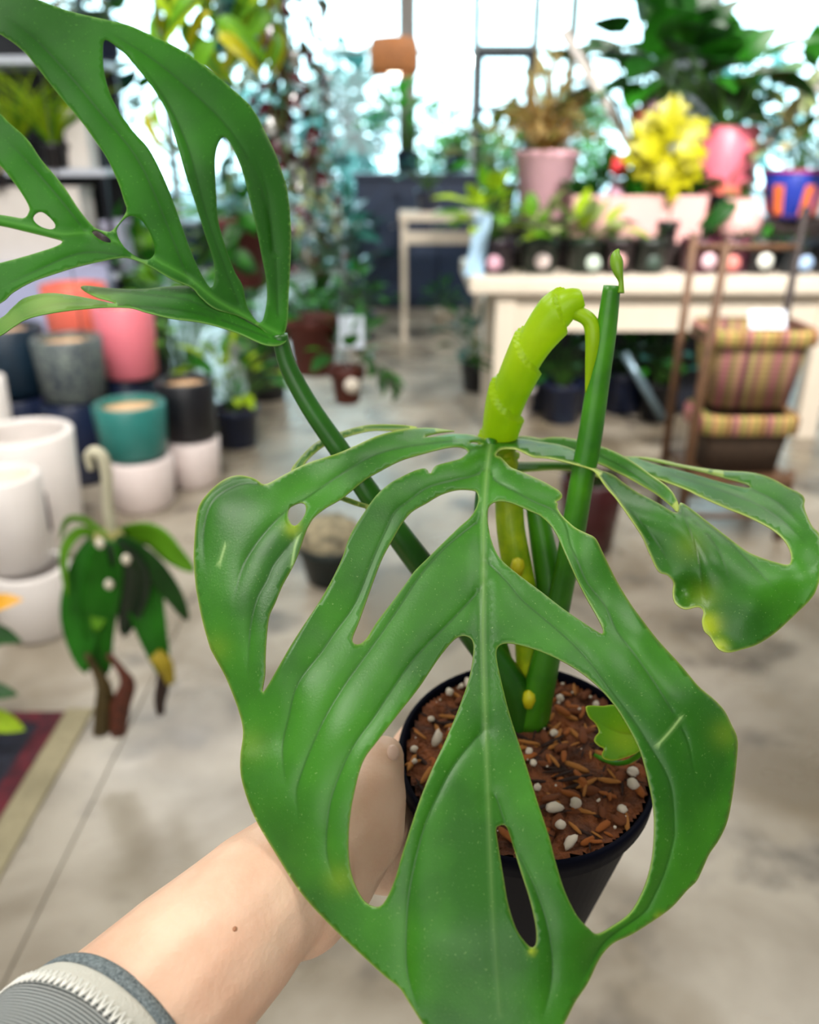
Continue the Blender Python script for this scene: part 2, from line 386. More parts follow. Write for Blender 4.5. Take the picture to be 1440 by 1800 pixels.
# floor slabs parted by saw-cut joints
fl = None
for k, (ax, bx) in enumerate(((X0, jx), (jx, jx+3.0), (jx+3.0, X1))):
    for (ay, by) in ((Y0, jy), (jy, Y1)):
        me = box_mesh('floor_slab', ((ax+bx)/2, (ay+by)/2, -.06), ((bx-ax)/2-.0018, (by-ay)/2-.0018, .06), .0015)
        if fl is None: fl = struct('floor', me, CONC)
        else: put('slab', me, CONC, fl)
struct('ceiling', box_mesh('ceiling', (0, 4, ZC+.05), (5.6, 8.2, .05), 0), mat('ceiling_white', '#d8d8d4', .8))
WALLM = mat('wall_paint', '#c9cbd0', .7)
struct('wall_left', box_mesh('wall_left', (X0-.05, 4, ZC/2), (.05, 8.2, ZC/2+.05), 0), WALLM)
struct('wall_right', box_mesh('wall_right', (X1+.05, 4, ZC/2), (.05, 8.2, ZC/2+.05), 0), WALLM)
struct('wall_front', box_mesh('wall_front', (0, Y0-.05, ZC/2), (5.7, .05, ZC/2+.05), 0), WALLM)
NAVYW = mat('navy_paint', '#1d2f4c', .5)
DARKF = mat('dark_door_frame', '#12202e', .4)
PALEF = mat('pale_window_frame', '#d6d8da', .45)
glass = bpy.data.materials.new('window_glass'); glass.use_nodes = True
_n = glass.node_tree; _b = _n.nodes['Principled BSDF']; _n.nodes.remove(_b)
_t = _n.nodes.new('ShaderNodeBsdfTransparent'); _t.inputs['Color'].default_value = (.93, .98, 1, 1); _g = _n.nodes.new('ShaderNodeBsdfGlossy'); _g.inputs['Roughness'].default_value = .02
_m = _n.nodes.new('ShaderNodeMixShader'); _m.inputs['Fac'].default_value = .06
_n.links.new(_t.outputs[0], _m.inputs[1]); _n.links.new(_g.outputs[0], _m.inputs[2]); _n.links.new(_m.outputs[0], _n.nodes['Material Output'].inputs['Surface'])
YB = Y1
struct('wall_back', box_mesh('wall_back', (-1.98, YB+.1, .28), (2.85, .1, .28), .0), NAVYW)
struct('trim_1', box_mesh('trim_1', (.4, YB+.1, ZC-.08), (5.9, .1, .09), .0), PALEF)
def window(n, x0, x1, z0, z1, m, bars=(), fw=.026, door=False):
    mb = MB()
    for (cx, cz, hx, hz) in (((x0+x1)/2, z0+fw, (x1-x0)/2, fw), ((x0+x1)/2, z1-fw, (x1-x0)/2, fw), (x0+fw, (z0+z1)/2, fw, (z1-z0)/2-2*fw), (x1-fw, (z0+z1)/2, fw, (z1-z0)/2-2*fw)):
        mb.add(*box_vf((cx, YB+.1, cz), (hx, .05, hz)))
    for bz in bars: mb.add(*box_vf(((x0+x1)/2, YB+.1, bz), ((x1-x0)/2-2*fw, .045, fw*.7)))
    o = struct(('door_%d' if door else 'window_%d') % n, mb.mesh('frame', False), m)
    zs = [z0+2*fw] + sorted(bars) + [z1-2*fw]
    for a, b in zip(zs[:-1], zs[1:]): put('pane', box_mesh('pane', ((x0+x1)/2, YB+.1, (a+b)/2), ((x1-x0)/2-fw*2, .004, (b-a)/2-.002), 0), glass, o)
    return o
for k, (a, b) in enumerate(((-4.8, -3.2), (-3.2, -1.6), (-1.6, -.02), (-.02, .86))): window(k+1, a, b, .56, 4.2, PALEF, (2.67,))
dr = window(1, .86, 1.62, 0, 2.7, DARKF, (1.05, 2.0), .05, True)
put('handle', tube('handle', [(.96, YB+.02, .95), (.96, YB-.03, .97), (.96, YB-.03, 1.2), (.96, YB+.02, 1.22)], .012, 8), mat('steel', '#a9adb0', .3, metal=1), dr)
window(5, .86, 1.62, 2.7, 4.2, PALEF)
struct('wall_right_1', box_mesh('wall_dwarf', (3.6, YB+.1, .28), (1.98, .1, .28), 0), NAVYW)
for k, (a, b) in enumerate(((1.62, 2.1), (2.1, 3.3), (3.9, 5.6))): window(6+k, a, b, .56, 4.2, PALEF if k else mat('tan_frame', '#a08a5c', .5), (2.67,))
struct('wall_back_pier', box_mesh('wall_back_pier', (3.6, YB+.08, 2.38), (.3, .12, 1.82), .01), mat('pier_white', '#c8ccd4', .6))
p0 = W(716, 100, 9.3)
struct('trim_column', box_mesh('column', (p0.x, 9.3, ZC/2), (.085, .085, ZC/2), .01), mat('column_grey', '#a59c98', .5))

# outside the glass
struct('ground_outside', box_mesh('ground', (0, 27, -.08), (30, 14.8, .05), 0), mat('asphalt_pale', '#8e979c', .8))
def outside_tree(px, Y, top, wd, label, hue, seed):
    b = W(px, 200, Y); t = thing('street_tree', label, 'tree', (b.x, Y, -.03), 0, 'trees beyond the glass')
    put('trunk', tube('trunk', [(0, 0, 0), (.05, .02, top*.45), (0, 0, top*.7)], [.12, .09, .05], 8), mat('bark', '#4b4038', .9), t)
    foliage(t, 700, (0, 0, top*.62), (wd, wd*.8, top*.36), .34, hue, 'small', seed)
TG1 = mat('tree_bluegreen', '#5d9a92', .6, .3); TG2 = mat('tree_green', '#5f9a50', .6, .3)
outside_tree(605, 17, 3.3, .75, 'rounded blue-green tree outside behind the middle pane', TG1, 1)
outside_tree(470, 23, 3.2, 1.2, 'wide pale tree outside behind the trailing dark vine', TG1, 2)
outside_tree(815, 21, 2.0, 1.1, 'low green tree outside by the dark door frame', TG2, 3)
outside_tree(985, 18.5, 2.6, 1.1, 'broad green tree outside behind the tan dry plant', TG2, 4)
outside_tree(1290, 19, 3.4, 1.6, 'tall tree outside behind the hot pink pot', TG1, 5)
hd = foliage(None, 1500, (-1.5, 14.6, .55), (4.5, .4, .65), .3, TG1, 'small', 9, 'clipped_hedge'); tag(hd, 'long low blue-green hedge outside along the glazing', 'hedge')

# ================================================================== things of the shop, far end
NAVY = mat('navy_pot', '#16223f', .35, .3); BLACKP = mat('black_plastic', '#14151b', .38, .2); CREAM = mat('cream_laminate', '#d9cdbb', .4, .06)
TEALL = mat('leaf_teal', '#23584f', .55, .45, spec=.15); GRNL = mat('leaf_green', '#2f7d1c', .42, .45, transl=.2, spec=.25); BRTL = mat('leaf_bright', '#67a31f', .42, .3, transl=.25, spec=.25)
DKL = mat('leaf_dark', '#1d5216', .42, .45, transl=.12, spec=.3); YEL = mat('leaf_yellow', '#c4bf10', .4, .25, transl=.3); LIME = mat('leaf_lime', '#acd024', .42, .35, transl=.3, spec=.25)
PALEG = mat('leaf_pale', '#a8b878', .4, .35, transl=.2); MAROON = mat('leaf_maroon', '#3f0f18', .14, .4); TEALG = mat('leaf_teal_glossy', '#2c6f63', .18, .45, spec=.7); DRY = mat('leaf_dry_tan', '#dcc083', .7, .3, transl=.6); TERRA = mat('terracotta_dark', '#5d2418', .6, .25)
WHITEC = mat('white_ceramic', '#e2dbd6', .35, .05); PINK = mat('pink_ceramic', '#f3bfcd', .45, .05); ROSE = mat('rose_ceramic', '#ee7f8d', .45, .06); HOT = mat('coral_plastic', '#f2778c', .4, .05); BLUSH = mat('blush_ceramic', '#e2b0ab', .45, .06)
def potted(name, label, loc, r, h, potm, style='nursery', rb=None, group=None, soilm=None, cat='plant'):
    t = thing(name, label, cat, loc, 0, group); add_pot(t, r, h, potm, style, rb, soilm=soilm); return t

# navy counter with panelled doors under the windows
ct = W(735, 545, 8.6); t = thing('shop_counter', 'long navy counter with panelled doors below the middle windows', 'counter', (ct.x, 8.9, 0))
put('cabinet', box_mesh('cabinet', (0, 0, .62), (.62, .28, .62), .01), NAVYW, t)
put('worktop', box_mesh('worktop', (0, 0, 1.265), (.66, .32, .025), .008), mat('navy_top', '#22314a', .3), t)
for k in range(3):
    d = put('door', box_mesh('door', (-.405+.405*k, -.29, .6), (.19, .015, .53), .006), NAVYW, t)
    put('knob', lathe('knob', [(0, 0), (.016, 0), (.018, .012), (0, .02)], 12), mat('steel', '#a9adb0', .3, metal=1), d); bpy.data.objects[d.children[0].name].location = (-.26+.405*k, -.3, .8); d.children[0].rotation_euler = (math.pi/2, 0, 0)
# cream bench in front of it
bp = W(768, 370, 7.2); t = thing('plant_bench', 'small cream wooden bench in front of the navy counter', 'bench', (bp.x, 7.2, 0))
put('top', box_mesh('top', (.05, 0, bp.z-.04), (.36, .2, .035), .008), CREAM, t); put('rail', box_mesh('rail', (.05, -.15, bp.z-.2), (.33, .02, .05), .005), CREAM, t)
for sx in (-.27, .37):
    for sy in (-.15, .15): put('leg', box_mesh('leg', (sx, sy, (bp.z-.07)/2), (.025, .025, (bp.z-.07)/2), .004), CREAM, t)
BZ = bp.z
far = [  # name, label, px, py(base), Y, pot r, pot h, pot mat, grower
 ('leafy_houseplant', 'bright green leafy plant standing before the grey column', 716, 292, 8.72, .13, .2, NAVY, ('bush', 70, .42, .6, .2, mat('leaf_vivid', '#52c43a', .3, .25, transl=.55), 'oval'), 1.29),
 ('leafy_houseplant', 'blue-green plant on the counter under the dark door frame', 800, 292, 8.9, .12, .2, NAVY, ('bush', 40, .38, .4, .17, TEALG, 'oval'), 1.29),
 ('leafy_houseplant', 'teal floor plant beside the navy counter, below the hedge', 610, 470, 8.3, .16, .3, NAVY, ('bush', 44, .45, .75, .2, TEALG, 'oval'), 0),
 ('leafy_houseplant', 'tall teal plant between the trailing vine and the navy counter', 560, 470, 7.8, .16, .32, NAVY, ('bush', 46, .5, 1.0, .22, TEALG, 'wide'), 0),
 ('leafy_houseplant', 'small green plant in a cream pot on the floor by the table end', 782, 535, 7.4, .1, .2, CREAM, ('bush', 24, .2, .25, .11, GRNL, 'oval'), 0),
 ('leafy_houseplant', 'dark green plant on the cream bench', 752, 365, 7.2, .1, .16, NAVY, ('bush', 30, .26, .34, .12, TEALG, 'oval'), BZ),
 ('leafy_houseplant', 'green plant in a navy tub left of the counter doors', 632, 520, 7.0, .13, .24, NAVY, ('bush', 30, .3, .35, .14, GRNL, 'oval'), 0),
 ('leafy_houseplant', 'low mixed green plant on the floor below the hanging pots', 560, 560, 6.4, .14, .2, BLACKP, ('bush', 34, .36, .3, .14, GRNL, 'oval'), 0),
]
for k, (nm, lb, px, py, Y, pr, ph, pm, g, z) in enumerate(far):
    b = W(px, py, Y); t = potted(nm, lb.replace('left of', 'next to'), (b.x, Y, z), pr, ph, pm)
    grow(t, g[6], g[1], ph*.85, g[2], g[3], g[4], g[5], seed=20+k)
# rattan pendant lamp
lp = W(693, 100, 7.0); t = thing('pendant_lamp', 'round rattan pendant lamp with a lit bulb by the grey column', 'lamp', (lp.x, 7.0, lp.z))
put('shade', lathe('shade', [(.1, .13), (.17, .12), (.19, .05), (.19, -.08), (.17, -.12), (.16, -.12), (.18, -.07), (.18, .05), (.16, .11), (.1, .12), (.1, .13)], 36), mat('rattan', '#c47f4a', .6, .4, 40, bump=.5), t)
put('bulb', lathe('bulb', [(0, -.15), (.03, -.14), (.045, -.11), (.04, -.07), (.018, -.03), (.018, .03), (0, .03)], 20), mat('bulb_glow', '#ffffff', .3, emit=('#fff4e0', 9)), t)
put('cord', tube('cord', [(0, 0, .12), (0, 0, ZC-lp.z)], .005, 6), BLACKP, t)

# ================================================================== the long cream table on the other side
TY, TZ = 4.3, .88
tl = W(826, 490, TY); TL = tl.x
t = thing('display_table', 'long cream display table crowded with potted plants', 'table', (TL, TY, 0))
put('tabletop', box_mesh('tabletop', (2.0, .42, TZ-.04), (2.0, .42, .045), .018), CREAM, t)
put('apron', box_mesh('apron', (1.9, .1, TZ-.19), (1.72, .015, .10), .006), CREAM, t)
for lx in (.2, 1.9, 3.7):
    for ly in (.1, .74): put('leg', box_mesh('leg', (lx, ly, (TZ-.085)/2), (.055, .04, (TZ-.085)/2), .008), CREAM, t)
bA, bB = W(1098, 622, 4.5), W(1165, 735, 4.5)
put('brace', tube('brace', [(bA.x-TL, .2, bA.z), (bB.x-TL, .2, bB.z)], .022, 8), mat('blue_steel', '#7f97a3', .35, metal=.7), t, 'blue-grey steel brace')
q = W(834, 440, 4.36); t = thing('price_board', 'narrow pale blue plastic sign holder on the table corner', 'sign', (q.x, 4.36, TZ+.005))
put('panel', box_mesh('panel', (0, 0, .15), (.042, .006, .148), .004, Matrix.Rotation(R_(8), 4, 'Y')), mat('pale_blue_plastic', '#b5d8f5', .25), t)
put('foot', box_mesh('foot', (0, 0, .008), (.05, .04, .008), .003), mat('pale_blue_plastic', '#b5d8f5', .25), t)
# risers on the table
DKW = mat('dark_wood', '#2a1d1a', .6, .4)
t = thing('plant_riser', 'dark stepped wooden riser standing on the cream table', 'stand', (TL, TY, TZ+.005))
put('lower_step', box_mesh('lower_step', (2.0, .36, .115), (1.88, .02, .012), .003), DKW, t)
put('lower_step', box_mesh('lower_step', (2.0, .4, .115), (1.88, .09, .012), .003), DKW, t); put('upper_step', box_mesh('upper_step', (2.0, .66, .225), (1.88, .17, .012), .003), DKW, t)
put('lower_front', box_mesh('lower_front', (2.0, .32, .05), (1.88, .012, .05), .003), DKW, t); put('upper_front', box_mesh('upper_front', (2.0, .505, .17), (1.88, .012, .042), .003), DKW, t)
ZL, ZU = TZ+.005+.128, TZ+.005+.238
# row of small pots along the front edge, each with a round tag
row = [(872, '#241826', '#d7a6b8', 'bush', BRTL, 'small aubergine pot with a pink round tag at the table corner'), (948, '#14281f', '#f0ddd8', 'bush', PALEG, 'small dark green pot with a pale round tag and light leaves'),
       (1030, '#17291f', '#cfe0d0', 'bush', PALEG, 'small dark green pot with a mint round tag, long pale leaves over the trough'), (1086, '#2a2024', '#d9a9a6', 'blade', GRNL, 'small brown-black pot with a rosy round tag and grassy leaves'),
       (1140, '#1c2420', '#384a40', 'blade', DKL, 'small charcoal pot with wiry dark leaves and a dark tag'), (1228, '#4c1430', '#e9c4cc', 'bush', DKL, 'small maroon pot with a large pale pink tag behind the chair post'),
       (1283, '#581537', '#f08f85', 'bush', DKL, 'small maroon pot with a coral round tag below the pink ball pot'), (1332, '#15161d', '#eef0e4', 'bush', GRNL, 'small black pot with an off-white round tag below the blue pot'),
       (1395, '#14202a', '#a9c6ea', 'bush', GRNL, 'small slate pot with a light blue round tag by the dark chair post'), (1455, '#1a1a22', '#e0c0c0', 'bush', DKL, 'small black pot with a dusty pink tag at the frame edge')]
for k, (px, pc, tc_, kind, lm, lb) in enumerate(row):
    b = W(px, 474, 4.43); s = size_at(62, b); t = potted('small_pot_plant', lb, (b.x, 4.45, TZ+.005), s*.5+.012, .17, mat('row_pot_%d' % k, pc, .4, .15), group='small pots along the table edge')
    me = lathe('tag', [(0, -.002), (.036, -.002), (.037, 0), (.036, .002), (0, .002)], 24); o = put('tag', me, mat('tag_%d' % k, tc_, .5, .05), t); o.matrix_basis = Matrix.Translation((.02*(k % 3-1), -s*.5-.012, .06+.01*(k % 2))) @ Matrix.Rotation(math.pi/2, 4, 'X')
    if k == 0: grow(t, 'oval', 30, .15, .2, .26, .17, [LIME, BRTL], seed=40, lean=(-.06, -.02, 0))
    elif k == 1: grow(t, 'oval', 16, .15, .2, .13, .17, [PALEG, BRTL], seed=41)
    elif k == 2: grow(t, 'oval', 18, .15, .22, .14, .17, [PALEG, LIME], seed=42)
    elif kind == 'blade': blades(t, 16, .14, .17, .014, lm, seed=43+k)
    else: grow(t, 'oval', 8, .14, .08, .04, .07, lm, seed=44+k)
# pink flared pot with the dry bushy plant
b = W(955, 388, 4.95); s = size_at(104, b)
t = potted('bushy_dry_plant', 'pale pink rimmed pot with a bushy dry tan plant', (b.x, 4.96, ZU), s*.54, .352, PINK, rb=s*.40)
grow(t, 'fern', 260, .3, .3, .48, .12, [DRY, mat('leaf_dry_olive', '#b0a858', .6, .3, transl=.6), DRY], seed=51, stemm=mat('stem_tan', '#a07a3a', .6), jitter=.6)
# pale pink trough
b = W(1115, 432, 4.66); wd = size_at(232, b)/2
t = thing('trough_planter', 'long pale pink trough planter behind the small pots', 'planter', (b.x, 4.70, ZL))
bm = bmesh.new(); vs, fs = box_vf((0, 0, .125), (wd, .085, .125)); bv = [bm.verts.new((v.x*(1 if v.z > .1 else .95), v.y*(1 if v.z > .1 else .9), v.z)) for v in vs]
for f in fs: bm.faces.new([bv[i] for i in f])
bmesh.ops.recalc_face_normals(bm, faces=bm.faces); bm.faces.ensure_lookup_table(); tp = max(bm.faces, key=lambda f: f.calc_center_median().z)
bmesh.ops.inset_region(bm, faces=[tp], thickness=.015); bmesh.ops.translate(bm, verts=list(tp.verts), vec=(0, 0, -.03)); bmesh.ops.bevel(bm, geom=[e for e in bm.edges if e.calc_length() > .1], offset=.008, segments=2, affect='EDGES')
me = bpy.data.meshes.new('trough'); bm.to_mesh(me); bm.free(); put('trough', me, BLUSH, t); put('soil', box_mesh('soil', (0, 0, .222), (wd-.03, .06, .012), .004), mat('soil_dark', '#3a281c', .9, .6, 60, bump=.6, bscale=150), t)
for k, (dx, lm) in enumerate(((-.28, DKL), (0, GRNL), (.26, DKL))):
    rr = random.Random(k)
    for i in range(14):
        o = put('leaf', leaf_of('oval', lm), None, t); a = i*2.4; o.matrix_basis = frame((dx+.05*math.cos(a), .03*math.sin(a), .23), (math.cos(a)*.6, .5*math.sin(a)+.2, .9), (0, 0, 1), rr.uniform(.1, .17))
# red tulip-like flower and pink blooms
def bloom_plant(name, label, px, py, Y, z, petals, lm, seed, hgt, potm=BLACKP, n=14):
    b = W(px, py, Y); t = potted(name, label, (b.x, Y, z), .075, .13, potm); h = b.z-z
    grow(t, 'oval', n, .11, .12, max(.1, h*.6), .14, lm, seed=seed)
    mb = MB(); r = random.Random(seed)
    for (dx, dz, s, col, k) in petals:
        top = Vector((dx, -.02, h+dz)); mb.add(*tube_vf([(0, 0, .11), (dx*.5, -.01, h*.6), top], .004, 5))
        f = put('flower', lathe('flower', [(0, -s*.5), (s*.35, -s*.4), (s*.5, 0), (s*.42, s*.35), (s*.2, s*.55), (0, s*.6)], 16), mat('petal_'+col, col, .45, .25), t); f.location = top
        for i in range(k):
            a = i*2*math.pi/k; pt = put('petal', leaf_of('wide', mat('petal_'+col, col, .45, .25)), None, f); pt.matrix_basis = frame((0, 0, -s*.3), (math.cos(a), math.sin(a), .9), (math.cos(a), math.sin(a), -1), s)
    put('stem', mb.mesh('stem'), mat('stem_green', '#3f6a22', .5), t); return t
bloom_plant('flowering_plant', 'red tulip-shaped bloom over a pink bloom beside the grey bar', 1088, 296, 4.78, ZU+.2*0, [(0, 0, .1, '#ee3f48', 5), (0, -.12, .11, '#eab4cd', 6)], DKL, 61, .3)
bloom_plant('flowering_plant', 'pale pink rounded bloom above the trough beside the yellow plant', 1178, 338, 4.80, ZU, [(0, 0, .12, '#f0cbd8', 7)], DKL, 62, .3)
bloom_plant('flowering_plant', 'salmon clustered blooms hanging below the yellow leaves', 1212, 345, 4.84, ZU, [(0, 0, .1, '#ee7470', 6), (.04, -.07, .08, '#ee7470', 6), (-.01, .08, .08, '#ee7470', 6)], GRNL, 63, .3)
bloom_plant('flowering_plant', 'coral ruffled bloom above the pink ball pot', 1276, 334, 4.82, ZU, [(0, .0, .055, '#f0806f', 7), (.045, -.01, .05, '#f0806f', 6), (-.045, -.01, .05, '#ef7a6a', 6)], GRNL, 64, .3)
bloom_plant('flowering_plant', 'lilac pink bloom under the big dark plant', 1150, 210, 5.05, ZU, [(0, 0, .16, '#d9a9c8', 7), (-.1, .01, .09, '#e98360', 6)], GRNL, 65, .3)
# hot pink tall pot with big dark plant
b = W(1266, 330, 5.0); s = size_at(104, b); tz = W(1266, 222, 5.0).z
t = potted('large_leafed_plant', 'tall coral pink pot with large dark glossy leaves', (b.x, 5.0, ZU), s*.52, tz-ZU, HOT, 'cyl', rb=s*.42)
grow(t, 'heart', 28, tz-ZU-.05, .5, .40, .33, [DKL, GRNL], seed=71, stemm=mat('stem_green', '#3f6a22', .5), lean=(-.25, 0, .1), sr=.008)
b = W(1130, 200, 5.25)
t = potted('large_leafed_plant', 'broad dark philodendron in a black tub behind the red bloom', (b.x, 5.12, ZU), .12, .2, BLACKP)
grow(t, 'heart', 36, .17, .45, .86, .33, [DKL, GRNL, DKL], seed=72, sr=.008, lean=(0, 0, .12))
b = W(1420, 200, 5.0)
t = potted('large_leafed_plant', 'mid green plant behind the blue pot, reaching up to the windows', (b.x+.1, 5.1, ZU), .12, .2, BLACKP)
grow(t, 'oval', 34, .17, .4, .62, .22, [PALEG, GRNL, DKL], seed=73)
b = W(880, 340, 5.1)
t = potted('large_leafed_plant', 'loose olive plant behind the pale pink pot', (b.x, 5.12, ZU), .1, .18, BLACKP)
grow(t, 'oval', 34, .16, .3, .38, .17, [PALEG, GRNL], seed=74)
# yellow plant
b = W(1186, 300, 4.62); 
t = potted('yellow_leaf_plant', 'bright yellow maple-shaped plant leaning on the coral pot', (b.x, 4.62, ZL), .06, .12, BLACKP)
for k in range(44):
    r = random.Random(k+5); px = 1176+max(-38, min(34, r.gauss(0, 18))); py = 264+r.gauss(0, 19); p = W(px, py, 4.6+r.uniform(-.06, .08)) - Vector((b.x, 4.62, ZL))
    o = put('leaf', leaf_of('star', YEL), None, t); o.matrix_basis = frame(p, (px-1178+r.uniform(-12, 12), r.uniform(-10, 10), 268-py+r.uniform(-12, 12)), (r.uniform(-.4, .4), -1, .4), .155*r.uniform(.8, 1.2))
put('stem', MB().add(*tube_vf([(0, 0, .1), (.01, 0, .25), (0, 0, .42)], [.006, .005, .004], 6)).mesh('stem'), mat('stem_green', '#3f6a22', .5), t)
# round blush pot
b = W(1303, 428, 4.52); s = size_at(78, b)
t = potted('ball_pot_plant', 'round blush pink ball pot with trailing leaves', (b.x, 4.60, ZL), s*.5, s*.98, BLUSH, 'round')
grow(t, 'oval', 8, s*.85, .08, .06, .07, [DKL, BRTL], seed=77)
for k in range(3):
    o = put('leaf', leaf_of('droop', DKL), None, t); a = -2.75+k*.2; o.matrix_basis = frame((.5*s*math.cos(a)*.7, .5*s*math.sin(a), s*.9), (math.cos(a), math.sin(a), -.4), (0, -1, .6), .16)
# blue pot with orange panels
b = W(1382, 405, 4.72); s = size_at(88, b); tz = W(1382, 300, 4.72).z
t = thing('blue_pot_plant', 'cobalt blue pot with upright orange panels', 'plant', (b.x+.05, 4.84, ZU)); H = tz-ZU
put('pot', lathe('pot', pot_prof(s*.62, H, s*.42, style='cyl'), 12), mat('cobalt_glaze', '#2a3ea2', .25, .15), t)
for k in range(6):
    a = -2.45+k*1.05; r0, r1 = s*.45, s*.57; n = Vector((math.cos(a), math.sin(a), 0)); tt = Vector((-n.y, n.x, 0)); vs = []
    for (zz, rr, ww) in ((.03, r0, .022), (H*.72, r1, .026)):
        for e in (0, .012):
            for sx in (-1, 1): vs.append(n*(rr-.008+e)+tt*ww*sx+Vector((0, 0, zz)))
    put('panel', mesh('panel', vs, [(0, 1, 5, 4), (2, 6, 7, 3), (0, 2, 3, 1), (4, 5, 7, 6), (0, 4, 6, 2), (1, 3, 7, 5)], False), mat('orange_glaze', '#f0793f', .35, .1), t)
put('rim', lathe('rim', [(s*.6, H-.012), (s*.64, H-.01), (s*.64, H+.006), (s*.6, H+.006)], 12), mat('magenta_glaze', '#c23a78', .35), t, 'magenta rim')
put('soil', lathe('soil', [(s*.56, H*.86), (0, H*.9)], 16), mat('soil_dark', '#3a281c', .9, .6, 60, bump=.6, bscale=150), t)
grow(t, 'oval', 40, H*.88, .26, .3, .16, [PALEG, mat('leaf_sand', '#c8b984', .5, .3), GRNL], seed=79)
for k in range(10):
    o = put('leaf', leaf_of('fern', mat('leaf_rust', '#9a4a22', .6, .3)), None, t); a = -2.4+k*.2; o.matrix_basis = frame((s*.66*math.cos(a), s*.66*math.sin(a), .0+.02), (math.cos(a), math.sin(a), .5), (0, 0, 1), .1)
# grey poles leaning over the display
for (x0, y0, x1, y1, Yb, lb) in ((1036, 132, 1118, 272, 4.76, 'grey leaning pole between the pink pot and the red bloom'), (1452, 140, 1326, 274, 5.0, 'grey bent pole rising between the coral pot and the blue pot')):
    a, c = W(x0, y0, Yb), W(x1, y1, Yb); d = (c-a).normalized(); ft = c + d*((c.z-ZU-.006)/-d.z) if x0 < x1 else Vector((c.x, c.y, ZU+.002))
    t = thing('support_pole', lb, 'pole', ft, 0, 'grey poles of the table display'); put('pole', tube('pole', ([a-ft-d*.25, Vector((0, 0, 0))] if x0 < x1 else [a-ft-d*.25, c-ft, c-ft+Vector((0, 0, -.05)), Vector((0, 0, 0))]), .026, 10), mat('pole_grey', '#b5b0aa', .5, .1), t); put('cap', lathe('cap', [(0, -.01), (.032, -.008), (.032, .014), (.0, .016)], 16), BLACKP, t)
# under the table
for (px, Y, w_, h_, lb) in ((985, 5.0, .5, .52, 'added dark backing crate under the table behind the grassy white pot'), (1100, 5.06, .5, .5, 'added dark backing crate under the table behind the steel brace'), (1205, 5.0, .42, .5, 'added dark backing crate under the table behind the chair post')):
    b = W(px, 700, Y); t = thing('dark_backing_crate', lb, 'crate', (b.x, Y, .001), 0, 'added dark backing crates under the table'); M_ = mat('crate_navy', '#0f1626', .6)  # crates added as backing, to fill the space under the table with dark
    put('crate', box_mesh('crate', (0, 0, h_/2), (w_/2-.01, .16, h_/2), .01), M_, t); put('lid', box_mesh('lid', (0, 0, h_+.012), (w_/2, .17, .014), .005), M_, t); put('grip', box_mesh('grip', (0, -.165, h_*.75), (.06, .008, .014), .004), M_, t)
und = [(905, 742, 4.75, .11, .2, WHITEC, 'grass', DKL, 'grassy plant in a white pot under the table near its end leg'), (985, 745, 4.7, .13, .24, NAVY, 'bush', DKL, 'dark bushy plant in a navy pot under the table'),
       (1085, 755, 4.9, .14, .26, NAVY, 'bush', GRNL, 'green plant in a navy pot under the table behind the steel brace'), (1150, 765, 4.72, .12, .24, BLACKP, 'bush', TEALL, 'teal plant in a black tub under the table by the chair'), (840, 640, 5.4, .12, .2, BLACKP, 'bush', TEALL, 'low dark plant on the floor just past the table end')]
for k, (px, py, Y, r, h, pm, kind, lm, lb) in enumerate(und):
    b = W(px, py, Y); t = potted('floor_plant', lb, (b.x, Y, 0), r, h, pm)
    if kind == 'grass': blades(t, 44, h*.85, .42, .02, [GRNL, DKL], seed=k, spread=.8)
    else: grow(t, 'oval', 30, h*.85, .26, .34, .15, [lm, DKL], seed=90+k)
b = W(1030, 1000, 2.95); t = potted('red_pot_plant', 'dark red glazed pot on the floor behind the thick green stalk', (b.x, 2.98, 0), .125, .3, mat('oxblood_glaze', '#3d1013', .3, .3), 'cyl', rb=.1)
blades(t, 18, .26, .22, .015, DKL, seed=4)
# ------------------------------------------------------------------ folding chair with striped baskets
b = G(1290, 955); CY = b.y+.16; cx = b.x
BRN = mat('brown_wood', '#6a4a30', .55, .45, 30)
t = thing('wooden_chair', 'slim brown wooden chair frame holding two striped baskets', 'chair', (cx, CY, 0))
w2 = size_at(190, W(1290, 700, CY))/2
zt0 = W(1200, 425, CY-.12).z
put('post', tube('post', [(-w2+.005, -.1, 0), (-w2+.0, -.12, .5), (-w2+.02, -.13, zt0)], [.022, .02, .017], 8), BRN, t); put('post', tube('post', [(w2-.02, .2, 0), (w2-.01, .2, .5), (w2-.005, .2, zt0+.1)], [.02, .018, .015], 8), mat('dark_wood', '#2a1d1a', .6, .4), t, 'dark post')
put('post', tube('post', [(-w2+.005, .2, 0), (-w2+.01, .2, zt0)], [.02, .016], 8), BRN, t); put('post', tube('post', [(w2-.02, -.12, 0), (w2-.02, -.12, .3)], [.02, .018], 8), BRN, t)
put('seat', box_mesh('seat', (0, .04, .262), (w2-.02, .2, .014), .004), BRN, t)
for zz in (.1, .2): put('stretcher', tube('stretcher', [(-w2, -.11, zz), (w2-.02, -.11, zz)], .012, 6), BRN, t)
put('stretcher', tube('stretcher', [(-w2, .2, zt0-.05), (w2, .2, zt0-.05)], .014, 6), BRN, t)
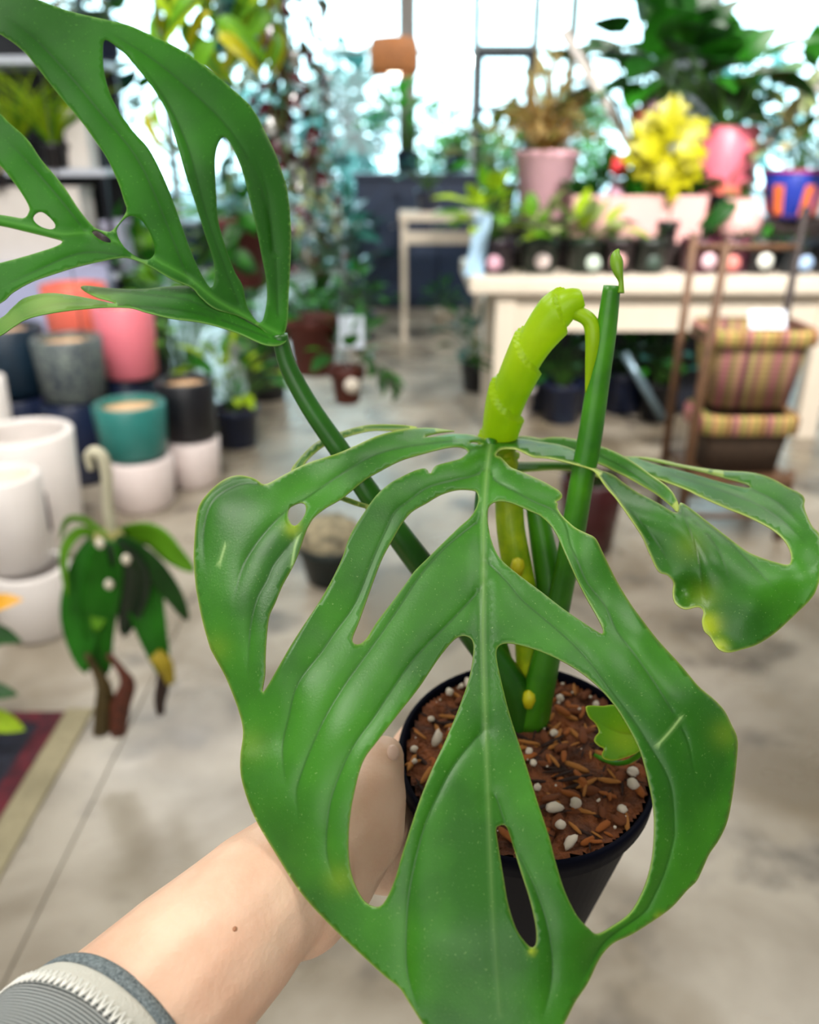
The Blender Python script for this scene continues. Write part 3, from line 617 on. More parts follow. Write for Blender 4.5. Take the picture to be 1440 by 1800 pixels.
def stripes(name, cols, n, rough=.8, dark=1.0):
    m = bpy.data.materials.new(name); m.use_nodes = True; nt = m.node_tree; N = nt.nodes; L = nt.links; b = N['Principled BSDF']; b.inputs['Roughness'].default_value = rough
    tc = N.new('ShaderNodeTexCoord'); sx = N.new('ShaderNodeSeparateXYZ'); L.new(tc.outputs['Object'], sx.inputs[0])
    mu = N.new('ShaderNodeMath'); mu.operation = 'MULTIPLY'; mu.inputs[1].default_value = n; L.new(sx.outputs['X'], mu.inputs[0]); fr = N.new('ShaderNodeMath'); fr.operation = 'FRACT'; L.new(mu.outputs[0], fr.inputs[0])
    rp = N.new('ShaderNodeValToRGB'); rp.color_ramp.interpolation = 'CONSTANT'; e = rp.color_ramp.elements
    while len(e) < len(cols): e.new(.5)
    for i, c in enumerate(cols): e[i].position = i/len(cols); e[i].color = lin(c)
    L.new(fr.outputs[0], rp.inputs[0])
    ck = N.new('ShaderNodeTexWave'); ck.bands_direction = 'Z'; ck.inputs['Scale'].default_value = 16; ck.inputs['Distortion'].default_value = .6; L.new(tc.outputs['Object'], ck.inputs['Vector'])
    mx = N.new('ShaderNodeMix'); mx.data_type = 'RGBA'; mx.blend_type = 'MULTIPLY'; mr = N.new('ShaderNodeMath'); mr.operation = 'MULTIPLY'; mr.inputs[1].default_value = dark*.6; L.new(ck.outputs['Fac'], mr.inputs[0])
    L.new(mr.outputs[0], mx.inputs['Factor']); L.new(rp.outputs[0], mx.inputs['A']); mx.inputs['B'].default_value = lin('#8a7a58'); L.new(mx.outputs['Result'], b.inputs['Base Color'])
    return m
STR = stripes('woven_stripes', ['#c7b560', '#8d7a4a', '#cf9a5e', '#6b5a3c', '#c78a80', '#a8606a', '#c7b560', '#7d8a4a', '#d8a070', '#b3945a'], 7.5)
STRD = stripes('woven_body', ['#b09a5c', '#9a7a5a', '#a5626c', '#8a7a4a', '#b58a70', '#7a3f52', '#a89a5e', '#9c6a62'], 5.2)
DKB = mat('brown_weave', '#4a3828', .8, .5, 60, bump=.5)
def basket(label, zb, zt, wt, wb, dep, bodym, band, yo):
    t = thing('woven_basket', label, 'basket', (cx+.015, CY+yo, zb), 0, 'striped baskets on the chair'); h = zt-zb
    def ring(wd, dp, z, n=10):
        out = []
        for k in range(40):
            a = 2*math.pi*k/40; c, s = math.cos(a), math.sin(a); pw = .35
            out.append(Vector((wd*math.copysign(abs(c)**pw, c), dp*math.copysign(abs(s)**pw, s), z)))
        return out
    vs = []; fs = []
    lv = [(wb*.5, .003), (wb, .0), (wb+(wt-wb)*.5, h*.5), (wt, h), (wt-.012, h), (wt-.02, h*.6), (wb-.02, .02), (.01, .02)]
    for (ww, z) in lv: vs += ring(ww, ww*dep, z)
    for i in range(len(lv)-1):
        for k in range(40): k2 = (k+1) % 40; fs.append((i*40+k, i*40+k2, (i+1)*40+k2, (i+1)*40+k))
    put('body', mesh('body', vs, fs), bodym, t)
    vs = ring(wt+.006, (wt+.006)*dep, h-band) + ring(wt+.018, (wt+.018)*dep, h-band+.006) + ring(wt+.02, (wt+.02)*dep, h-.01) + ring(wt+.008, (wt+.008)*dep, h+.008) + ring(wt-.02, (wt-.02)*dep, h+.006)
    fs = [(i*40+k, i*40+(k+1) % 40, (i+1)*40+(k+1) % 40, (i+1)*40+k) for i in range(4) for k in range(40)]
    put('folded_rim', mesh('folded_rim', vs, fs), STR, t, 'striped folded rim')
    return t
zA, zB_ = W(1290, 722, CY-.12).z, W(1300, 586, CY-.12).z
wu = size_at(190, W(1310, 650, CY))/2
b1 = basket('mustard and plum striped basket, topmost on the brown chair', zA, zB_, wu*.92, wu*.72, .72, STRD, .055, .03)
zC, zD = .277, zA-.014
basket('dark brown basket with a striped rim under the plum striped basket', zC, zD-.02, wu*.86, wu*.7, .72, DKB, .07, .02)
t = thing('price_card', 'white blank card lying at the rim of the topmost striped basket', 'card', (cx+.03, CY-.06, zB_+.01)); put('card', box_mesh('card', (0, 0, .03), (.07, .003, .035), .002, Matrix.Rotation(R_(-25), 4, 'X')), mat('paper_white', '#e6f0ff', .6, .02), t)
put('clip', box_mesh('clip', (0, .006, .0), (.01, .006, .012), .002), BLACKP, t)

# ================================================================== planters and shelves on the near side of the aisle
def planter(label, px, py_base, Y, z, wpx, ztop, m, group, style='cyl', cat='planter', inner=None, taper=.9):
    b = W(px, py_base, Y); s = size_at(wpx, W(px, py_base-60, Y))/2
    t = thing('round_planter', label, cat, (b.x, Y, z), 0, group); h = ztop-z
    put('pot', lathe('pot', pot_prof(s, h, s*taper, th=min(.03, s*.16), style=style), 48), m, t)
    if inner: put('liner', lathe('liner', [(s*.84, h-.03), (s*.8, h-.05), (0, h-.055)], 36), inner, t)
    return t
INN = mat('bare_clay', '#d8b48c', .8, .12); SPECK = mat('speckled_glaze', '#232b3e', .4, .1, 45, col2='#707a72'); DTEAL = mat('dark_teal_glaze', '#152a3a', .4, .3, 20); TEAL = mat('teal_glaze', '#2c7a73', .35, .15, 14)
GW, GD = 'white planters on the floor', 'dark glazed planters in the stacks'
planter('white planter carrying the teal planter', 257, 905, 3.42, 0, 118, .235, mat('white_warm', '#e6d8d4', .4, .05), GW)
planter('teal glazed planter on a white planter', 240, 810, 3.42, .237, 124, .475, TEAL, None, inner=INN)
planter('white planter carrying the black planter', 346, 868, 3.70, 0, 98, .225, mat('white_warm', '#e6d8d4', .4, .05), GW)
planter('black planter on a white planter beside the teal one', 337, 770, 3.70, .227, 100, .505, BLACKP, GD, inner=INN)
planter('tall white planter with a thick rim and a dark barcode strip', 78, 965, 2.95, 0, 165, .5, WHITEC, GW, taper=.86)
t = bpy.data.objects[[o.name for o in bpy.data.objects if o.name.startswith('round_planter')][-1]]
planter('white planter on the floor carrying the short white one', 78, 1130, 2.36, 0, 132, .235, WHITEC, GW)
planter('short white planter standing on the floor planter beside the pale stalk', 40, 1000, 2.36, .237, 118, .55, WHITEC, GW, inner=mat('cream_fill', '#ded3bd', .8, .1))
planter('white planter behind the tall rimmed one, at the frame edge', 2, 900, 3.35, 0, 100, .6, WHITEC, GW)
planter('navy planter under the speckled planter', 140, 790, 3.75, 0, 112, .40, NAVY, GD)
planter('speckled charcoal planter on a navy planter', 132, 690, 3.75, .402, 120, .69, SPECK, None, inner=INN)
planter('deep navy planter under the inky teal planter', 45, 790, 3.8, 0, 112, .40, NAVY, GD)
planter('inky teal planter beside the speckled one', 32, 690, 3.85, .402, 120, .72, DTEAL, GD, inner=INN)
planter('charcoal planter under the salmon planter', 235, 760, 4.15, 0, 100, .42, NAVY, GD)
planter('salmon pink planter above the teal one', 233, 670, 4.1, .422, 104, .78, ROSE, None, inner=INN)
planter('charcoal planter behind the speckled stack', 150, 760, 4.5, 0, 100, .5, NAVY, GD)
planter('coral planter behind the speckled one, only its rim showing', 150, 640, 4.5, .502, 110, .82, mat('coral_ceramic', '#f0735f', .45, .06), None, inner=INN)
# dark strip label on the tall white planter
lb_ = W(80, 900, 2.78)
o = put('strip_label', box_mesh('strip_label', (lb_.x-t.location.x, lb_.y-t.location.y+.0, lb_.z), (.014, .003, .075), .001, None), mat('aubergine_label', '#3d1f2c', .5), t, 'dark aubergine strip label')
r_ = math.hypot(o.data.vertices[0].co.x, o.data.vertices[0].co.y)

# shelf rack
SY = 4.9
sl, sr_ = W(-60, 300, SY).x, W(186, 300, SY).x
zs = [.5, W(100, 480, SY).z, W(150, 298, SY).z, W(150, 100, SY).z]
t = thing('shelf_rack', 'white metal shelf rack carrying plants and boxes', 'shelf', (sl, SY, 0)); SW = sr_-sl
SHM = mat('shelf_white', '#c9d0dd', .4, .06)
for z in zs: put('shelf', box_mesh('shelf', (SW/2, .2, z-.015), (SW/2, .22, .018), .005), SHM, t)
for x in (.015, SW-.015):
    for y in (.0, .4): put('post', box_mesh('post', (x, y, 1.15), (.014, .014, 1.15), .003), mat('dark_steel', '#20242c', .4, metal=.6), t)
put('back_panel', box_mesh('back_panel', (SW/2, .44, 1.1), (SW/2, .006, 1.1), .002), mat('rack_back', '#1c2026', .6), t, 'dark back panel')
def rack_item(name, label, cat, px, z, w_, h_, m, dy=0.12):
    b = W(px, 300, SY); t = thing(name, label, cat, (b.x, SY+dy, z+.004)); put('carton', box_mesh('carton', (0, 0, h_/2), (w_/2, .11, h_/2), .008), m, t); put('lid', box_mesh('lid', (0, 0, h_+.008), (w_/2+.006, .116, .01), .004), m, t); return t
WBX = mat('box_white', '#dcd6cf', .5, .05)
rack_item('storage_box', 'large off-white box on the lower rack shelf', 'box', 35, zs[1], .6, .44, WBX)
rack_item('storage_box', 'lavender grey panel box at the foot of the rack', 'box', 60, zs[0], .72, .36, mat('lavender_box', '#aeb4d6', .5, .06), 0)
rack_item('storage_box', 'upright white carton on the middle rack shelf', 'box', 140, zs[2], .12, .28, WBX)
rack_item('storage_box', 'small dark carton near the rack end post', 'box', 160, zs[1], .16, .2, mat('box_brown', '#3b2c2a', .6))
rack_item('storage_box', 'small lilac carton beside the dark carton', 'box', 178, zs[1], .1, .26, mat('box_lilac', '#b9bad2', .6))
for (px, s, n, lb) in ((30, 3, 46, 'spiky yellow-green plant on the middle rack shelf, outermost'), (92, 5, 40, 'spiky lime plant on the middle rack shelf beside the white carton')):
    b = W(px, 300, SY-.05); t = potted('spiky_plant', lb, (b.x, SY+.02, zs[2]+.004), .09, .13, BLACKP, group='spiky rack plants'); blades(t, n, .11, .5, .032, [LIME, BRTL, LIME], seed=s, spread=.7)
for (px, s, lb) in ((60, 7, 'dark plant on the top rack shelf'), (165, 8, 'small trailing plant at the end of the top rack shelf')):
    b = W(px, 100, SY); t = potted('rack_plant', lb, (b.x, SY+.2, zs[3]+.004), .09, .13, NAVY); grow(t, 'oval', 24, .11, .25, .22, .15, [DKL, TEALL], seed=s)
b = W(20, 340, SY); t = potted('rack_plant', 'amber-tinged plant under the middle rack shelf', (b.x-.05, SY-.02, zs[1]+.46), .05, .08, BLACKP); blades(t, 14, .07, .2, .03, mat('leaf_amber', '#b8a01c', .5, .4), seed=3)

# leafy plants between the rack and the aisle
mid = [('bright bushy plant behind the black planter', 330, 690, 4.6, .15, .28, BLACKP, 90, .42, .68, .15, [BRTL, GRNL]), ('leafy plant with lime leaves beside the black planter', 415, 745, 4.25, .13, .22, NAVY, 46, .3, .36, .15, [LIME, GRNL]),
       ('fresh green plant behind the salmon planter', 262, 620, 5.2, .15, .5, NAVY, 70, .4, .62, .17, [GRNL, BRTL]), ('tall yellow-green plant behind the rack end', 245, 600, 6.2, .16, .5, NAVY, 70, .5, 1.0, .2, [LIME, BRTL, GRNL]),
       ('deep green plant behind the hanging terracotta pots', 470, 700, 5.2, .15, .3, BLACKP, 60, .4, .55, .16, [GRNL, DKL]), ('tall dark plant beyond the rack, against the windows', 228, 560, 7.4, .17, .5, NAVY, 130, .62, 2.3, .26, [DKL, TEALL, GRNL]),
       ('blue-green plant beyond the trailing vine', 420, 560, 7.6, .17, .5, NAVY, 70, .6, 1.2, .22, [TEALL, PALEG])]
for k, (lb, px, py, Y, r, h, pm, n, rad, hg, ls, lm) in enumerate(mid):
    b = W(px, py, Y); t = potted('leafy_houseplant', lb, (b.x, Y, 0), r, h, pm); grow(t, 'oval', n, h*.85, rad, hg, ls, lm, seed=120+k)

# hanging plants
WIRE = mat('wire_grey', '#6f7478', .4, metal=.7)
def hanging(label, px, py, Y, r, h, m, nv, length, ls, lm, seed, kind='oval', spread=.16, upn=16):
    c = W(px, py, Y); t = thing('hanging_plant', label, 'plant', (c.x, Y, c.z-h/2))
    add_pot(t, r, h, m, rb=r*.68); mb = MB()
    for k in range(3):
        a = k*2.1+.4; mb.add(*tube_vf([(r*.92*math.cos(a), r*.92*math.sin(a), h-.01), (0, 0, h+.38)], .0018, 4))
    mb.add(*tube_vf([(0, 0, h+.38), (0, 0, ZC-c.z+h/2)], .002, 4)); put('hanger', mb.mesh('hanger'), WIRE, t)
    r_ = random.Random(seed); sm = MB()
    for v in range(nv):
        a = v*2.4; out = Vector((math.cos(a), math.sin(a), 0)); L = length*r_.uniform(.6, 1.1); pts = [out*r*.5+Vector((0, 0, h*.9)), out*r*1.05+Vector((0, 0, h+.03))]
        for i in range(1, 6): pts.append(out*(r*1.1+spread*.2*i*r_.uniform(.2, .6)) + Vector((r_.uniform(-.03, .03), r_.uniform(-.03, .03), h-L*i/5)))
        sm.add(*tube_vf(pts, .003, 4, per=2))
        for i, p in enumerate(cr([list(p) for p in pts], 3)):
            if i < 2: continue
            sd = r_.choice((-1, 1)); o = put('leaf', leaf_of(kind, lm if not isinstance(lm, list) else lm[(i+v) % len(lm)]), None, t)
            o.matrix_basis = frame(p, Vector((out.x*.6-out.y*sd, out.y*.6+out.x*sd, -.45))+Vector((r_.uniform(-.3, .3), r_.uniform(-.3, .3), r_.uniform(-.3, .2))), (out.x, out.y, .7), ls*r_.uniform(.7, 1.15))
    put('stem', sm.mesh('stem'), mat('stem_green', '#3f6a22', .5), t)
    if upn: grow(t, kind, upn, h*.85, r*1.5, ls*1.2, ls, lm, seed=seed+1, stem=False)
    return t
hanging('brick red hanging pot with drooping leaves beside the leaf stalk', 550, 607, 2.9, .098, .2, TERRA, 2, .1, .1, [DKL, GRNL], 31, upn=9)
t = hanging('small rust hanging pot with a round white tag', 610, 676, 2.75, .062, .125, mat('rust_pot', '#5a2012', .5, .25), 1, .05, .12, [GRNL, DKL], 33, upn=9)
o = put('tag', lathe('tag', [(0, -.0015), (.026, -.0015), (.026, .0015), (0, .0015)], 24), mat('tag_cream', '#eadfce', .5, .05), t); o.matrix_basis = Matrix.Translation((.022, -.062, .075)) @ Matrix.Rotation(math.pi/2, 4, 'X')
hanging('dark red hanging pot seen through the slit of the upper leaf', 428, 446, 3.1, .1, .23, mat('brick_pot', '#5c2320', .6, .2), 4, .14, .1, [GRNL, DKL], 35)
hanging('trailing maroon-leaved plant hanging in front of the windows', 495, -60, 3.6, .11, .18, BLACKP, 9, 1.15, .085, [MAROON, mat('leaf_bronze', '#3a3a20', .18, .4), MAROON], 37, 'wide', .12)
hanging('silvery trailing plant hanging beyond the maroon-leaved one', 425, -60, 4.4, .12, .18, NAVY, 8, .62, .1, [mat('leaf_silver', '#9fc0b4', .25, .3), TEALL], 39, 'heart', .2)
hanging('yellow-green plant hanging at the top edge above the leaf', 372, -75, 2.3, .08, .12, BLACKP, 5, .36, .12, [LIME, YEL, BRTL], 43, 'droop', .1, 8)
hanging('pale trailing plant hanging low before the teal plants', 535, 300, 4.6, .1, .16, mat('grey_pot', '#6d6c72', .6), 6, .5, .07, [PALEG, mat('leaf_grey', '#8c948c', .4, .3)], 41)
# pale card hanging between the pots
c = W(618, 584, 2.76); t = thing('plant_label', 'pale blue-white card stuck in the leaves above the rust pot', 'label', c); put('card', box_mesh('card', (0, 0, 0), (.042, .0015, .054), .001), mat('paper_white', '#e6f0ff', .6, .02), t); put('stake', tube('stake', [(-.012, .0, -.115), (0, .003, .02)], .003, 5), WHITEC, t)

# pitcher plant hanging on a pale hook
c = W(192, 950, 1.72); t = thing('pitcher_plant', 'hanging plant with drooping dark leaves and brown withered tips on a pale hook', 'plant', c)
def lp_(px, py, dy=0.0): return W(px, py, 1.72+dy)-c
PALEH = mat('hook_pale', '#d3cdb0', .4, .2)
put('hook', tube('hook', [lp_(196, 940), lp_(190, 890), lp_(188, 840), lp_(181, 806), lp_(168, 794), lp_(156, 802), lp_(160, 826)], [.011, .012, .013, .014, .013, .011, .007], 10, per=5), PALEH, t, 'pale curved hook')
put('wire', tube('wire', [lp_(178, 798), Vector((lp_(178, 798).x, 0, ZC-c.z))], .0012, 4), WIRE, t)
put('crown', lathe('crown', [(0, -.03), (.03, -.028), (.038, 0), (.03, .022), (0, .03)], 16), mat('moss_tan', '#a09a5a', .8, .4, 80, bump=.7), t)
pl = [([(185, 945), (165, 1000), (140, 1090), (150, 1185)], .052, GRNL), ([(188, 950), (182, 1010), (172, 1100), (185, 1190)], .045, GRNL), ([(200, 950), (238, 1000), (258, 1080), (292, 1200)], .05, GRNL), ([(200, 955), (228, 1000), (232, 1050), (216, 1120)], .04, mat('leaf_blackish_green', '#14301a', .3, .4)), ([(196, 945), (262, 940), (305, 975), (342, 1005)], .03, BRTL), ([(205, 945), (255, 985), (300, 1040), (330, 1092)], .028, DKL), ([(185, 945), (140, 935), (112, 975), (118, 1050)], .012, BRTL), ([(188, 942), (150, 915), (118, 915), (105, 950)], .008, BRTL), ([(175, 945), (195, 1010), (178, 1060), (168, 1110)], .03, BRTL)]  # one leaf in a much darker green
for k, (pts, wd, lm) in enumerate(pl):
    q = [lp_(x, y, (-.05+.02*i if k % 2 else .04-.02*i)) for i, (x, y) in enumerate(pts)]; q = [Vector(z) for z in cr([list(z) for z in q], 5)]; n = len(q); vs = []; fs = []
    for i, p in enumerate(q):
        tt = i/(n-1); tg = (q[min(i+1, n-1)]-q[max(i-1, 0)]).normalized(); sd = tg.cross(Vector((0, -1, 0)))
        if sd.length < .05: sd = Vector((1, 0, 0))
        sd.normalize(); nr = sd.cross(tg); ww = wd*.95*(math.sin(math.pi*min(1, .06+.94*tt**.9))**.7+.02)*1.1
        for j in range(-3, 4): vs.append(p+sd*ww*j/3+nr*(-.10*wd*(1-abs(j)/3)))
    for i in range(n-1):
        for j in range(6): fs.append((i*7+j, i*7+j+1, (i+1)*7+j+1, (i+1)*7+j))
    o = put('leaf', mesh('leaf', vs, fs), lm, t); sdm = o.modifiers.new('s', 'SOLIDIFY'); sdm.thickness = .0012
WITH = mat('withered_brown', '#6b2f16', .6, .5, 60, col2='#2e150d'); WITO = mat('withered_olive', '#4d3d12', .6, .4, 60)
for (pts, r, m) in [(p_, [z*1.5 for z in r_], m_) for p_, r_, m_ in (([(152, 1150), (168, 1178), (182, 1205), (184, 1240), (178, 1288)], [.005, .007, .012, .017, .015], WITO), ([(190, 1150), (214, 1180), (224, 1205), (212, 1240), (208, 1290)], [.005, .007, .014, .018, .014], WITH), ([(288, 1180), (285, 1210), (281, 1235), (283, 1255)], [.010, .012, .010, .007], mat('withered_dark', '#2f1a12', .6, .5)), ([(272, 1150), (290, 1170), (300, 1200)], [.012, .014, .008], mat('leaf_amber', '#b8a01c', .5, .4)))]:
    put('pitcher', tube('pitcher', [lp_(x, y, -.03) for x, y in pts], r, 10, per=4, flat=.75), m, t, 'withered brown pitcher')
for (px, py) in ((176, 956), (222, 984), (192, 1028)):
    o = put('bud', lathe('bud', [(0, -.014), (.009, -.006), (.011, .003), (.006, .012), (0, .015)], 12), mat('bud_cream', '#e6dcc6', .5), t); o.location = lp_(px, py, -.06)
# croton at the frame edge
b = G(-70, 1330); t = potted('croton_plant', 'small croton with yellow and green leaves at the rug side', (b.x, b.y, 0), .09, .16, BLACKP)
for k, (px, py, ax, az, s, m) in enumerate(((-30, 1070, 1, .5, .1, mat('leaf_orange', '#e0a21c', .4, .3)), (-35, 1110, 1, -.1, .1, DKL), (-40, 1260, 1, -.15, .12, LIME), (-40, 1215, .9, .1, .1, DKL), (-50, 1150, .8, .6, .11, GRNL), (-90, 1120, -.6, .7, .13, GRNL), (-100, 1200, -1, .2, .13, DKL), (-70, 1080, .1, 1, .13, mat('leaf_orange', '#e0a21c', .4, .3)))):
    p = W(px, py, b.y-.02)-Vector((b.x, b.y, 0)); o = put('leaf', leaf_of('oval', m), None, t); o.matrix_basis = frame(p, (ax, -.1, az), (0, -.6, 1), s)
put('stem', MB().add(*tube_vf([(0, 0, .13), (.01, 0, .3), (0, 0, .42)], .006, 6)).mesh('stem'), mat('stem_green', '#3f6a22', .5), t)
# black floor pot with a mossy mound
b = G(582, 1040); t = thing('floor_pot', 'black floor pot heaped with tan speckled moss seen below the stalk', 'plant', (b.x, b.y+.1, 0)); s = size_at(122, G(582, 1000))/2
put('pot', lathe('pot', pot_prof(s, .16, s*.72), 40), mat('black_green_pot', '#10201e', .5, .3), t)
bm = bmesh.new(); bmesh.ops.create_icosphere(bm, subdivisions=4, radius=1); rr = random.Random(3)
from mathutils import noise as mno
for v in bm.verts: v.co = v.co*(1+.10*mno.noise(v.co*5)+.05*mno.noise(v.co*13)); v.co = Vector((v.co.x*s*.93, v.co.y*s*.93, .15+max(-.2, v.co.z)*.10))
me = bpy.data.meshes.new('moss'); bm.to_mesh(me); bm.free(); me.polygons.foreach_set('use_smooth', [True]*len(me.polygons)); put('moss', me, mat('moss_speckled', '#b3a685', .9, .5, 25, col2='#4b473a', bump=.8, bscale=90), t)
# rug
a_, b_ = G(115, 1257), G(-10, 1462); du = (b_-a_).normalized(); dn = Vector((du.y, -du.x, 0)); dn = dn if dn.x < 0 else -dn
t = thing('patterned_rug', 'dark navy rug with crimson border and tan edging', 'rug', (a_.x, a_.y, .001))
def strip(name, u0, u1, v0, v1, z, m, hh=.004):
    vs, fs = box_vf((0, 0, 0), (1, 1, 1)); q = []
    for v in vs: u = u0 if v.x < 0 else u1; ww = v0 if v.y < 0 else v1; q.append(du*u+dn*ww+Vector((0, 0, z-hh if v.z < 0 else z)))
    return put(name, mesh(name, q, fs, False), m, t)
def rugmat():
    m = mat('rug_field', '#2c2f40', .95, .5, 22, col2='#181620', bump=.5, bscale=300); return m
strip('field', .0, 1.6, .0, 1.5, .009, rugmat(), .008); CRIM = mat('rug_crimson', '#6d1f2b', .95, .5, 30, col2='#3a1822', bump=.5, bscale=300)
for (u0, u1, v0, v1) in ((.0, .05, .0, 1.5), (.05, 1.6, 0, .05), (.14, .18, .16, 1.5), (.18, 1.6, .14, .18)): strip('border', u0, u1, v0, v1, .0115, CRIM, .002)
for k in range(6): strip('motif', .3+.24*k, .4+.24*k, .22+.02*(k % 2), .34, .0115, mat('rug_rust', '#a8482c', .95, .4, 30) if k % 2 == 0 else CRIM, .002)
strip('edging', -.02, 1.6, -.075, .0, .008, mat('rug_tan', '#9c9274', .95, .2, 60), .007)

# ================================================================== the potted split-leaf plant held up in front
Pc = P(925, 1318, .512)                                        # rim centre
AX = (Vector((0, -math.sin(R_(8)), math.cos(R_(8))))).normalized()
RP, HP, RB = .0800, .135, .056
base = Pc - AX*HP
mon = thing('monstera', 'large split-leafed potted plant with holed green leaves, held up in a black pot', 'plant', base)
PM = frame((0, 0, 0), Vector((0, 1, 0)) - AX*AX.y, AX)         # pot's own axes
me = lathe('pot', [(0, 0), (RB*.9, 0), (RB, .004), (RP-.004, HP-.016), (RP-.0005, HP-.015), (RP, HP-.002), (RP-.0018, HP), (RP-.0035, HP-.002), (RP-.006, HP-.02), (RB-.003, .006), (0, .006)], 72)
o = put('pot', me, mat('nursery_black', '#090b18', .55, .12, 30, bump=.05, spec=.05), mon); o.matrix_basis = PM
SOIL = mat('coco_soil', '#8a4a1c', .85, .6, 55, col2='#2e1508', bump=.9, bscale=220)
bm = bmesh.new(); bmesh.ops.create_grid(bm, x_segments=60, y_segments=60, size=RP-.003)
from mathutils import noise as mno
for v in list(bm.verts):
    if v.co.xy.length > RP-.0038: bm.verts.remove(v)
for v in bm.verts: v.co.z = HP-.0055 + .004*mno.noise(v.co*60) + .003*mno.noise(v.co*160)
me = bpy.data.meshes.new('soil'); bm.to_mesh(me); bm.free(); me.polygons.foreach_set('use_smooth', [True]*len(me.polygons))
soil = put('soil', me, SOIL, mon); soil.matrix_basis = PM
def lump(name, seed, stretch, m):
    bm = bmesh.new(); bmesh.ops.create_icosphere(bm, subdivisions=2, radius=1); o_ = Vector((seed*3.1, seed, 0))
    for v in bm.verts: v.co = v.co*(1+.35*mno.noise(v.co*1.3+o_)); v.co = Vector((v.co.x*stretch[0], v.co.y*stretch[1], v.co.z*stretch[2]))
    me = bpy.data.meshes.new(name); bm.to_mesh(me); bm.free(); me.polygons.foreach_set('use_smooth', [True]*len(me.polygons)); me.materials.append(m); return me
CH = [lump('bark_chip', i, s, m) for i, (s, m) in enumerate((((1.4, .45, .28), mat('bark_orange', '#c0691f', .8, .5, 90, bump=.6)), ((1.2, .6, .3), mat('bark_brown', '#8a4819', .85, .5, 90, bump=.6)), ((2.0, .22, .2), mat('bark_dark', '#3d2010', .85, .5, 90, bump=.6)), ((1.5, .35, .22), mat('bark_tan', '#cf8638', .8, .4, 90, bump=.6))))]
PE = [lump('perlite', 9+i, s, mat('perlite_white', '#d8cab6', .7, .15, 120, bump=.4)) for i, s in enumerate(((1, .8, .8), (1.5, .8, .7), (1, 1, .8)))]
r = random.Random(11)
for k in range(300):
    q = math.sqrt(r.random())*(RP-.008); a = r.uniform(0, 6.28); s = r.uniform(.0022, .0062)
    c = put('bark_chip', CH[k % 4], None, soil); c.matrix_basis = Matrix.Translation((q*math.cos(a), q*math.sin(a), HP-.0045+r.uniform(-.001, .0015))) @ Matrix.Rotation(r.uniform(0, 6.28), 4, 'Z') @ Matrix.Rotation(r.uniform(-.5, .5), 4, 'X') @ Matrix.Scale(s, 4)
inv = PM.inverted()
def soil_at(px, py):
    d = ray(px, py); n = AX; p0_ = base+AX*(HP-.003); t = (p0_-EYE).dot(n)/d.dot(n); return inv @ (EYE+d*t-base)
per = [(975, 1422, .006, 1), (985, 1452, .005, 0), (1012, 1413, .005, 2), (1112, 1358, .006, 1), (1112, 1380, .0055, 2), (974, 1290, .0045, 0), (758, 1265, .0035, 2), (768, 1300, .0055, 1), (714, 1318, .004, 2), (756, 1190, .0045, 0), (792, 1165, .005, 1), (985, 1228, .004, 2), (930, 1322, .004, 0), (937, 1342, .004, 1), (1094, 1424, .0045, 2), (1048, 1240, .004, 0), (1003, 1482, .005, 1), (800, 1195, .003, 2), (720, 1340, .003, 0), (945, 1385, .0035, 2)]
per += [(r.uniform(700, 1130), r.uniform(1170, 1470), r.uniform(.0008, .0019), k % 3) for k in range(50)]
for (px, py, s, k) in per:
    p = soil_at(px, py)
    if p.xy.length > RP-.008: p = Vector((p.x*(RP-.010)/p.xy.length, p.y*(RP-.010)/p.xy.length, p.z))
    c = put('perlite', PE[k], None, soil); c.matrix_basis = Matrix.Translation((p.x, p.y, HP-.0035+s*.3)) @ Matrix.Rotation(r.uniform(0, 6.28), 4, 'Z') @ Matrix.Rotation(r.uniform(-.6, .6), 4, 'Y') @ Matrix.Scale(s*.68, 4)

